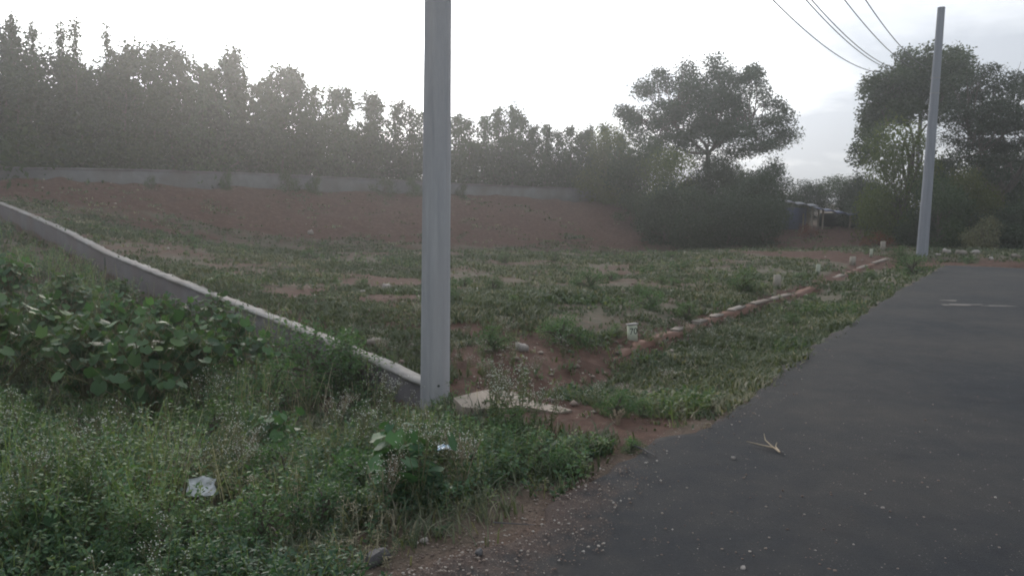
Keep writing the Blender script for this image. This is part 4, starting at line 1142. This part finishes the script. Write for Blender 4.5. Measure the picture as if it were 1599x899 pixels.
# leafy thickets
th = [bushy('thicket', 101, .55, .8, 2600, M_weed, .032, 16, False, .05, .5), bushy('thicket', 102, .5, .7, 2400, M_weed, .03, 14, False, .05, .4)]
for (px, py, z_, k, s, lab) in [(500, 612, -.42, 0, 1.35, 'leafy green thicket rising against the plot wall'), (548, 612, -.4, 1, 1.3, 'leafy thicket touching the pale wall top'), (440, 640, -.42, 1, 1.1, 'leafy thicket left of the one at the wall'), (800, 700, -.12, 1, .6, 'small green thicket in front of the slab'), (880, 745, -.06, 1, .42, 'dark green tuft at the road edge by the wide gravel patch'), (985, 706, -.03, 1, .25, 'small tuft of green growing out at the road edge'),
                                (965, 645, -.08, 0, .42, 'bright green tuft on the verge beyond the bare patch'), (1005, 645, -.05, 1, .33, 'dry flecked tuft on the verge next to a bright one'), (330, 700, -.3, 0, .8, 'dark green thicket below the leafy mound'), (120, 700, -.3, 1, .85, 'green thicket in front of the large leaves on the left'), (90, 830, -.2, 0, .75, 'leafy thicket near the lower left corner'), (220, 870, -.16, 1, .6, 'leafy thicket at the bottom edge left of the plastic bag'), (165, 760, -.28, 1, .85, 'leafy thicket left of the dry sticks'), (410, 850, -.14, 0, .55, 'leafy thicket at the bottom edge right of the plastic bag'), (20, 740, -.3, 0, .9, 'leafy thicket cut by the left edge of the picture'), (440, 770, -.2, 1, .7, 'leafy thicket in the centre of the near weeds'), (560, 780, -.16, 0, .6, 'leafy thicket left of the single large leaved plant'), (500, 830, -.12, 1, .6, 'low thicket above the lower gravel edge'), (300, 850, -.15, 0, .5, 'low thicket below the plastic bag'),
                                (1425, 425, -.05, 0, 1.0, 'bushy weed on the verge before the round pole'), (1410, 408, -.05, 1, 1.2, 'bushy weed at the foot of the round pole'), (920, 470, -.1, 0, .7, 'dark weed clump in the middle of the plot'), (1075, 500, -.1, 1, .6, 'dark weed clump right of the number stone'), (1015, 495, -.1, 0, .6, 'weed clump behind the number stone'), (1160, 460, -.1, 0, .8, 'wide weed clump left of the brown marker stone'), (770, 470, -.1, 1, .6, 'weed clump right of the near pole on the plot')]:
    p = gnd(px, py, z_); place(th[k], (p[0], p[1], hz(p[0], p[1]) - .02), rng.random() * 6, s, lab, 'weed', 'green weed thickets')

xs, ys, dd_, r_ = scatter(700, 8, 30, R(36), 23)
sd, td = sides(xs, ys); er = in_road(xs, ys)
ok = np.where((sd > .6) & (er < -.5) & (bw_line(xs) - ys > 12))[0][:34]
for i_ in ok:
    place(th[int(r_.integers(2))], (xs[i_], ys[i_], hz(xs[i_], ys[i_]) - .03), r_.random() * 6, .28 + .4 * r_.random(), 'small dark weed clump scattered on the open grassy plot', 'weed', 'small weed clumps scattered on the plot')
# ------------------------------------------------------------------ stones, litter and twigs
def stone_mesh(seed, m, name='stone'):
    r = np.random.default_rng(seed)
    u = np.linspace(0, math.pi, 6)[1:-1]; k = 7; V = []
    for a in u:
        for b in range(k):
            q = b * 6.283 / k
            V.append([math.sin(a) * math.cos(q), math.sin(a) * math.sin(q), math.cos(a)])
    V += [[0, 0, 1], [0, 0, -1]]; V = np.array(V); V = np.sign(V) * np.abs(V) ** .8
    V *= (.75 + .5 * r.random((len(V), 1))); V *= np.array([1, .75, .55]) * .5
    F = []
    for a in range(3):
        for b in range(k): F.append([a * k + b, a * k + (b + 1) % k, (a + 1) * k + (b + 1) % k, (a + 1) * k + b][::-1])
    g = Geo(); g.add(V, F); n = len(V)
    g.add(V, [[b, (b + 1) % k, n - 2] for b in range(k)]); g.add(V, [[3 * k + (b + 1) % k, 3 * k + b, n - 1] for b in range(k)])
    return g.build(name, m)
st = [stone_mesh(1, M_stone), stone_mesh(2, M_stone), stone_mesh(3, M_stone_dark), stone_mesh(4, M_coping)]
def put_stone(k, px, py, z, size, label, rz=0, sink=.2):
    p = gnd(px, py, z); zz_ = hz(p[0], p[1]) if in_road(np.array([p[0]]), np.array([p[1]]))[0] < 0 else .004
    o = st[k]
    if id(o) in used: o = link_copy(o)
    else: used.add(id(o))
    o.location = (p[0], p[1], zz_ + size * .28 * (1 - sink)); o.rotation_euler = (rng.random() * .4, rng.random() * .4, rz or rng.random() * 6); o.scale = (size,) * 3
    tag(o, label, 'stone', 'loose stones'); return o
for a in [(3, 586, 536, .0, .17, 'pale block shaped stone on the plot behind the plot wall', .3), (0, 604, 453, .1, .17, 'whitest stone in the middle of the plot left of the near pole'), (0, 621, 460, .1, .12, 'pale stone right of the whitest one on the plot'), (1, 567, 462, .1, .12, 'flat pale stone left of the whitest one on the plot'), (0, 485, 355, .5, .35, 'pale rock on the red bank left of the near pole'),
          (1, 530, 886, -.02, .06, 'white pebble at the bottom edge beside the gravel'), (0, 553, 893, -.02, .055, 'second white pebble at the bottom edge'), (2, 588, 868, -.02, .13, 'dark angular stone at the lower gravel edge'), (1, 662, 842, -.03, .05, 'flat brown stone at the edge of the weeds'), (2, 748, 866, -.0, .05, 'dark pebble on the asphalt edge'), (0, 1145, 717, 0, .033, 'whitish pebble on the road left of the forked twig'),
          (1, 1378, 795, 0, .025, 'single pale pebble in the middle of the near asphalt'), (1, 1160, 890, 0, .03, 'pale pebble on the asphalt at the bottom edge'), (0, 815, 557, -.1, .16, 'reddish pale stone on the bare soil of the plot', .5), (0, 745, 467, -.05, .1, 'thin white stone right of the near pole on the plot'), (1, 225, 345, .5, .3, 'pale stone at the top left of the plot'), (0, 1053, 545, -.1, .07, 'pale stone beside the red kerb'),
          (3, 1500, 396, 0, .35, 'pale rubble stone at the far end of the road, largest of the heap'), (0, 1478, 395, 0, .3, 'rubble stone left in the heap at the road end'), (1, 1522, 396, 0, .3, 'rubble stone right in the heap at the road end'), (0, 1465, 396, 0, .2, 'small rubble stone beside the foot of the round pole'), (3, 1587, 402, 0, .3, 'whitish flat stone at the right end of the road'), (1, 1548, 401, 0, .18, 'small pale stone between rubble heap and right stone')]:
    put_stone(*a)
# gravel along the road edge: nobody could count it
def pebbles(name, label, n, seed, m, dmin, dmax, fn, smin, smax):
    x, y, d, r = scatter(n, dmin, dmax, R(45), seed)
    k = fn(x, y, d, r); x, y, d = x[k], y[k], d[k]; n = len(x)
    z = np.where(in_road(x, y) > 0, .01, height(x, y))
    s = (smin + (smax - smin) * r.random(n) ** 3.5)
    base = np.array([[1, 0, 0], [0, 1, 0], [-1, 0, 0], [0, -1, 0], [0, 0, 1], [0, 0, -1]], float)
    V = base[None] * s[:, None, None] * (.6 + .6 * r.random((n, 6, 1))); a = r.random(n) * 6.28
    X = V[..., 0] * np.cos(a)[:, None] - V[..., 1] * np.sin(a)[:, None]; Y = V[..., 0] * np.sin(a)[:, None] + V[..., 1] * np.cos(a)[:, None]
    V = np.stack([X + x[:, None], Y + y[:, None], V[..., 2] * .6 + (z + s * .25)[:, None]], 2)
    f = np.array([[0, 1, 4], [1, 2, 4], [2, 3, 4], [3, 0, 4], [1, 0, 5], [2, 1, 5], [3, 2, 5], [0, 3, 5]])
    F = (np.arange(n)[:, None, None] * 6 + f[None]).reshape(-1, 3)
    g = Geo(); g.add(V.reshape(-1, 3), F, np.repeat(r.random(n), 8)); o = g.build(name, m); tag(o, label, 'gravel', kind='stuff')
m_, t_, p_ = mat('gravel'); L(t_, ramp(t_, attr(t_, 'tint'), [(0, (.09, .065, .055)), (.5, (.19, .14, .115)), (.85, (.3, .26, .22)), (1, (.45, .42, .38))]), p_.inputs['Base Color']); p_.inputs['Roughness'].default_value = .9
M_gravel = m_
pebbles('gravel', 'loose red brown gravel along the near road edge', 60000, 31, M_gravel, 2.4, 9, lambda x, y, d, r: (r.random(len(x)) < dirt_amount(x, y) * 1.2 * (in_road(x, y) < .4) * (in_road(x, y) > -1.6) * (.4 + 1.2 * vnoise(x, y, 5, 44))), .003, .0115)
pebbles('gravel', 'scattered grit on the asphalt and the bare soil', 16000, 32, M_gravel, 2.4, 24, lambda x, y, d, r: (r.random(len(x)) < .35 * (vnoise(x, y, .6, 3) > .45) * (1.0 * (in_road(x, y) > 0) * sstep(9, 4, d) + .9 * (in_road(x, y) < 0) * (soil_amount(x, y) > .6))), .003, .011)
pebbles('gravel', 'pale stones scattered through the grass of the plot', 5000, 33, M_gravel, 6, 34, lambda x, y, d, r: (sides(x, y)[0] > .2) & (in_road(x, y) < -.1) & (bw_line(x) - y > .5) & (r.random(len(x)) < .25 + .6 * (soil_amount(x, y) > .6)), .008, .06)
def plastic(px, py, z, w, d_, m, name, label, cat, seed, lift=.05, tilt=(.5, .1, .4)):
    r = np.random.default_rng(seed); n = 12
    u = np.linspace(-.5, .5, n); X, Y = np.meshgrid(u, u)
    edge_w = 1 + .07 * np.sin(Y * 9 + seed) ; Z = (vnoise(X + 5, Y + 5, 5, seed, 2) - .5) * .28 * w + .05 * w * np.cos(X * 6)
    V = np.stack([X * w * edge_w, Y * d_ * (1 + .08 * np.cos(X * 7)), Z], 2).reshape(-1, 3)
    V2 = V.copy(); V2[:, 2] -= .006 + .03 * w * (1 - (2 * np.abs(X.ravel())) ** 2) * (1 - (2 * np.abs(Y.ravel())) ** 2)
    i = np.arange(n - 1)[:, None] * n; j = np.arange(n - 1)[None]
    F = np.stack([i + j, i + j + 1, i + n + j + 1, i + n + j], 2).reshape(-1, 4)
    border = [k for k in range(n)] + [k * n + n - 1 for k in range(1, n)] + [(n - 1) * n + k for k in range(n - 2, -1, -1)] + [k * n for k in range(n - 2, 0, -1)]
    Fs = [[a, border[(k + 1) % len(border)], border[(k + 1) % len(border)] + n * n, a + n * n] for k, a in enumerate(border)]
    g = Geo(); g.add(np.vstack([V, V2]), np.vstack([F, F[:, ::-1] + n * n, Fs]))
    o = g.build(name, m, smooth=True); p = gnd(px, py, z); o.location = (p[0], p[1], hz(p[0], p[1]) + lift); o.rotation_euler = tilt
    tag(o, label, cat)
plastic(316, 788, -.1, .145, .11, M_bag, 'plastic_bag', 'crumpled clear plastic bag lying in the weeds at the lower left', 'plastic bag', 3, .20, (.75, .15, .45))
plastic(697, 735, -.12, .105, .07, M_wrap, 'wrapper', 'small blue and white wrapper in the grass before the near pole', 'wrapper', 5, .17, (.1, .05, .1))
def twig(name, chains, m, label, cat, radius, base, z):
    o_ = gnd(*base, z); g = Geo()
    for ch in chains:
        P = []
        for (px, py, h) in ch:
            q = gnd(px, py, z + h); P.append(q - o_)
        P = np.array(P); P[:, 2] = [c[2] + radius for c in ch]
        g.tube(P, np.linspace(radius, radius * .45, len(P)), 6)
    o = g.build(name, m); o.location = (o_[0], o_[1], z); tag(o, label, cat)
twig('twig', [[(1218, 707, 0), (1206, 698, 0.004), (1195, 688, .012), (1193, 678, .02)], [(1217, 706, .0), (1211, 698, .01), (1213, 692, .02)], [(1208, 700, 0), (1190, 696, .003), (1166, 690, .006)]], M_drystem, 'pale forked dry twig lying on the asphalt', 'twig', .006, (1210, 700), .016)
twig('twig', [[(990, 697, 0), (1005, 703, .01), (1022, 712, .0)]], M_stone_dark, 'dark stick poking from the verge onto the asphalt', 'twig', .007, (1005, 703), .012)
twig('twig', [[(770, 816, 0), (800, 818, .0), (835, 820, 0)]], M_stone_dark, 'thin dark stick on the gravel at the road edge', 'twig', .004, (800, 818), -.0)
# pale dry plant at the verge corner
def dryplant(px, py, z, h, label, seed, m=None, n=14):
    r = np.random.default_rng(seed); p = gnd(px, py, z); g = Geo()
    for k in range(n):
        a = r.random() * 6.28; s = h * .5 * r.random(); tip = np.array([math.cos(a) * s, math.sin(a) * s, h * (.4 + .6 * r.random())])
        g.tube([(0, 0, -.01 * k), tip * .5 + r.normal(size=3) * h * .05, tip], [.003, .0025, .0015], 4, caps=False)
        for q in range(5):
            c = tip * (.8 + .2 * r.random()) + r.normal(size=3) * .004; b_ = .006
            g.add(c + b_ * np.array([[1, 0, 0], [0, 1, 0], [-1, 0, 0], [0, -1, 0], [0, 0, 1], [0, 0, -1]]), [[0, 1, 4], [1, 2, 4], [2, 3, 4], [3, 0, 4], [1, 0, 5], [2, 1, 5], [3, 2, 5], [0, 3, 5]])
    o = g.build('dry_plant', m or M_drystem); o.location = (p[0], p[1], hz(p[0], p[1])); tag(o, label, 'dry plant', 'dry plants')
dryplant(1105, 666, 0, .08, 'small pale dry plant at the corner where verge meets asphalt', 3)
dryplant(965, 655, -.05, .13, 'pale dry stalks beside the bare soil patch', 4)
dryplant(190, 790, -.2, .32, 'bare dry sticks standing in the lower left weeds', 5, n=9)
dryplant(240, 800, -.2, .28, 'bare arching dry sticks left of the plastic bag', 6, n=8)
dryplant(1092, 465, -.1, .32, 'tall pale dry weed in the right part of the plot', 8, n=8)

for pr in protos + mass + shr + bt_ + fw + bl + th + st:
    if id(pr) not in used:
        for ch in list(pr.children): bpy.data.objects.remove(ch)
        bpy.data.objects.remove(pr)
# ------------------------------------------------------------------ veil of lens glare, added as a volume
hx = 262.0
g = Geo(); g.box((0, 75, 7.0), (2 * hx + 4, 2 * 228, 20.0))  # scattering volume added mainly to imitate veiling lens glare
glare_haze = g.build('glare_haze', []); tag(glare_haze, 'thin pale veil added over the whole place, mainly to imitate lens glare', 'glare_haze', kind='stuff')
hm = bpy.data.materials.new('glare_haze'); hm.use_nodes = True; ht = hm.node_tree
for n in list(ht.nodes): ht.nodes.remove(n)
pv = N(ht, 'ShaderNodeVolumePrincipled'); pv.inputs['Color'].default_value = (.85, .87, .87, 1)
pv.inputs['Density'].default_value = GLARE_HAZE_DENSITY; pv.inputs['Anisotropy'].default_value = GLARE_HAZE_G
ho = N(ht, 'ShaderNodeOutputMaterial'); L(ht, pv.outputs[0], ho.inputs['Volume'])
glare_haze.data.materials.append(hm)
print('polys', sum(len(m.polygons) for m in bpy.data.meshes))
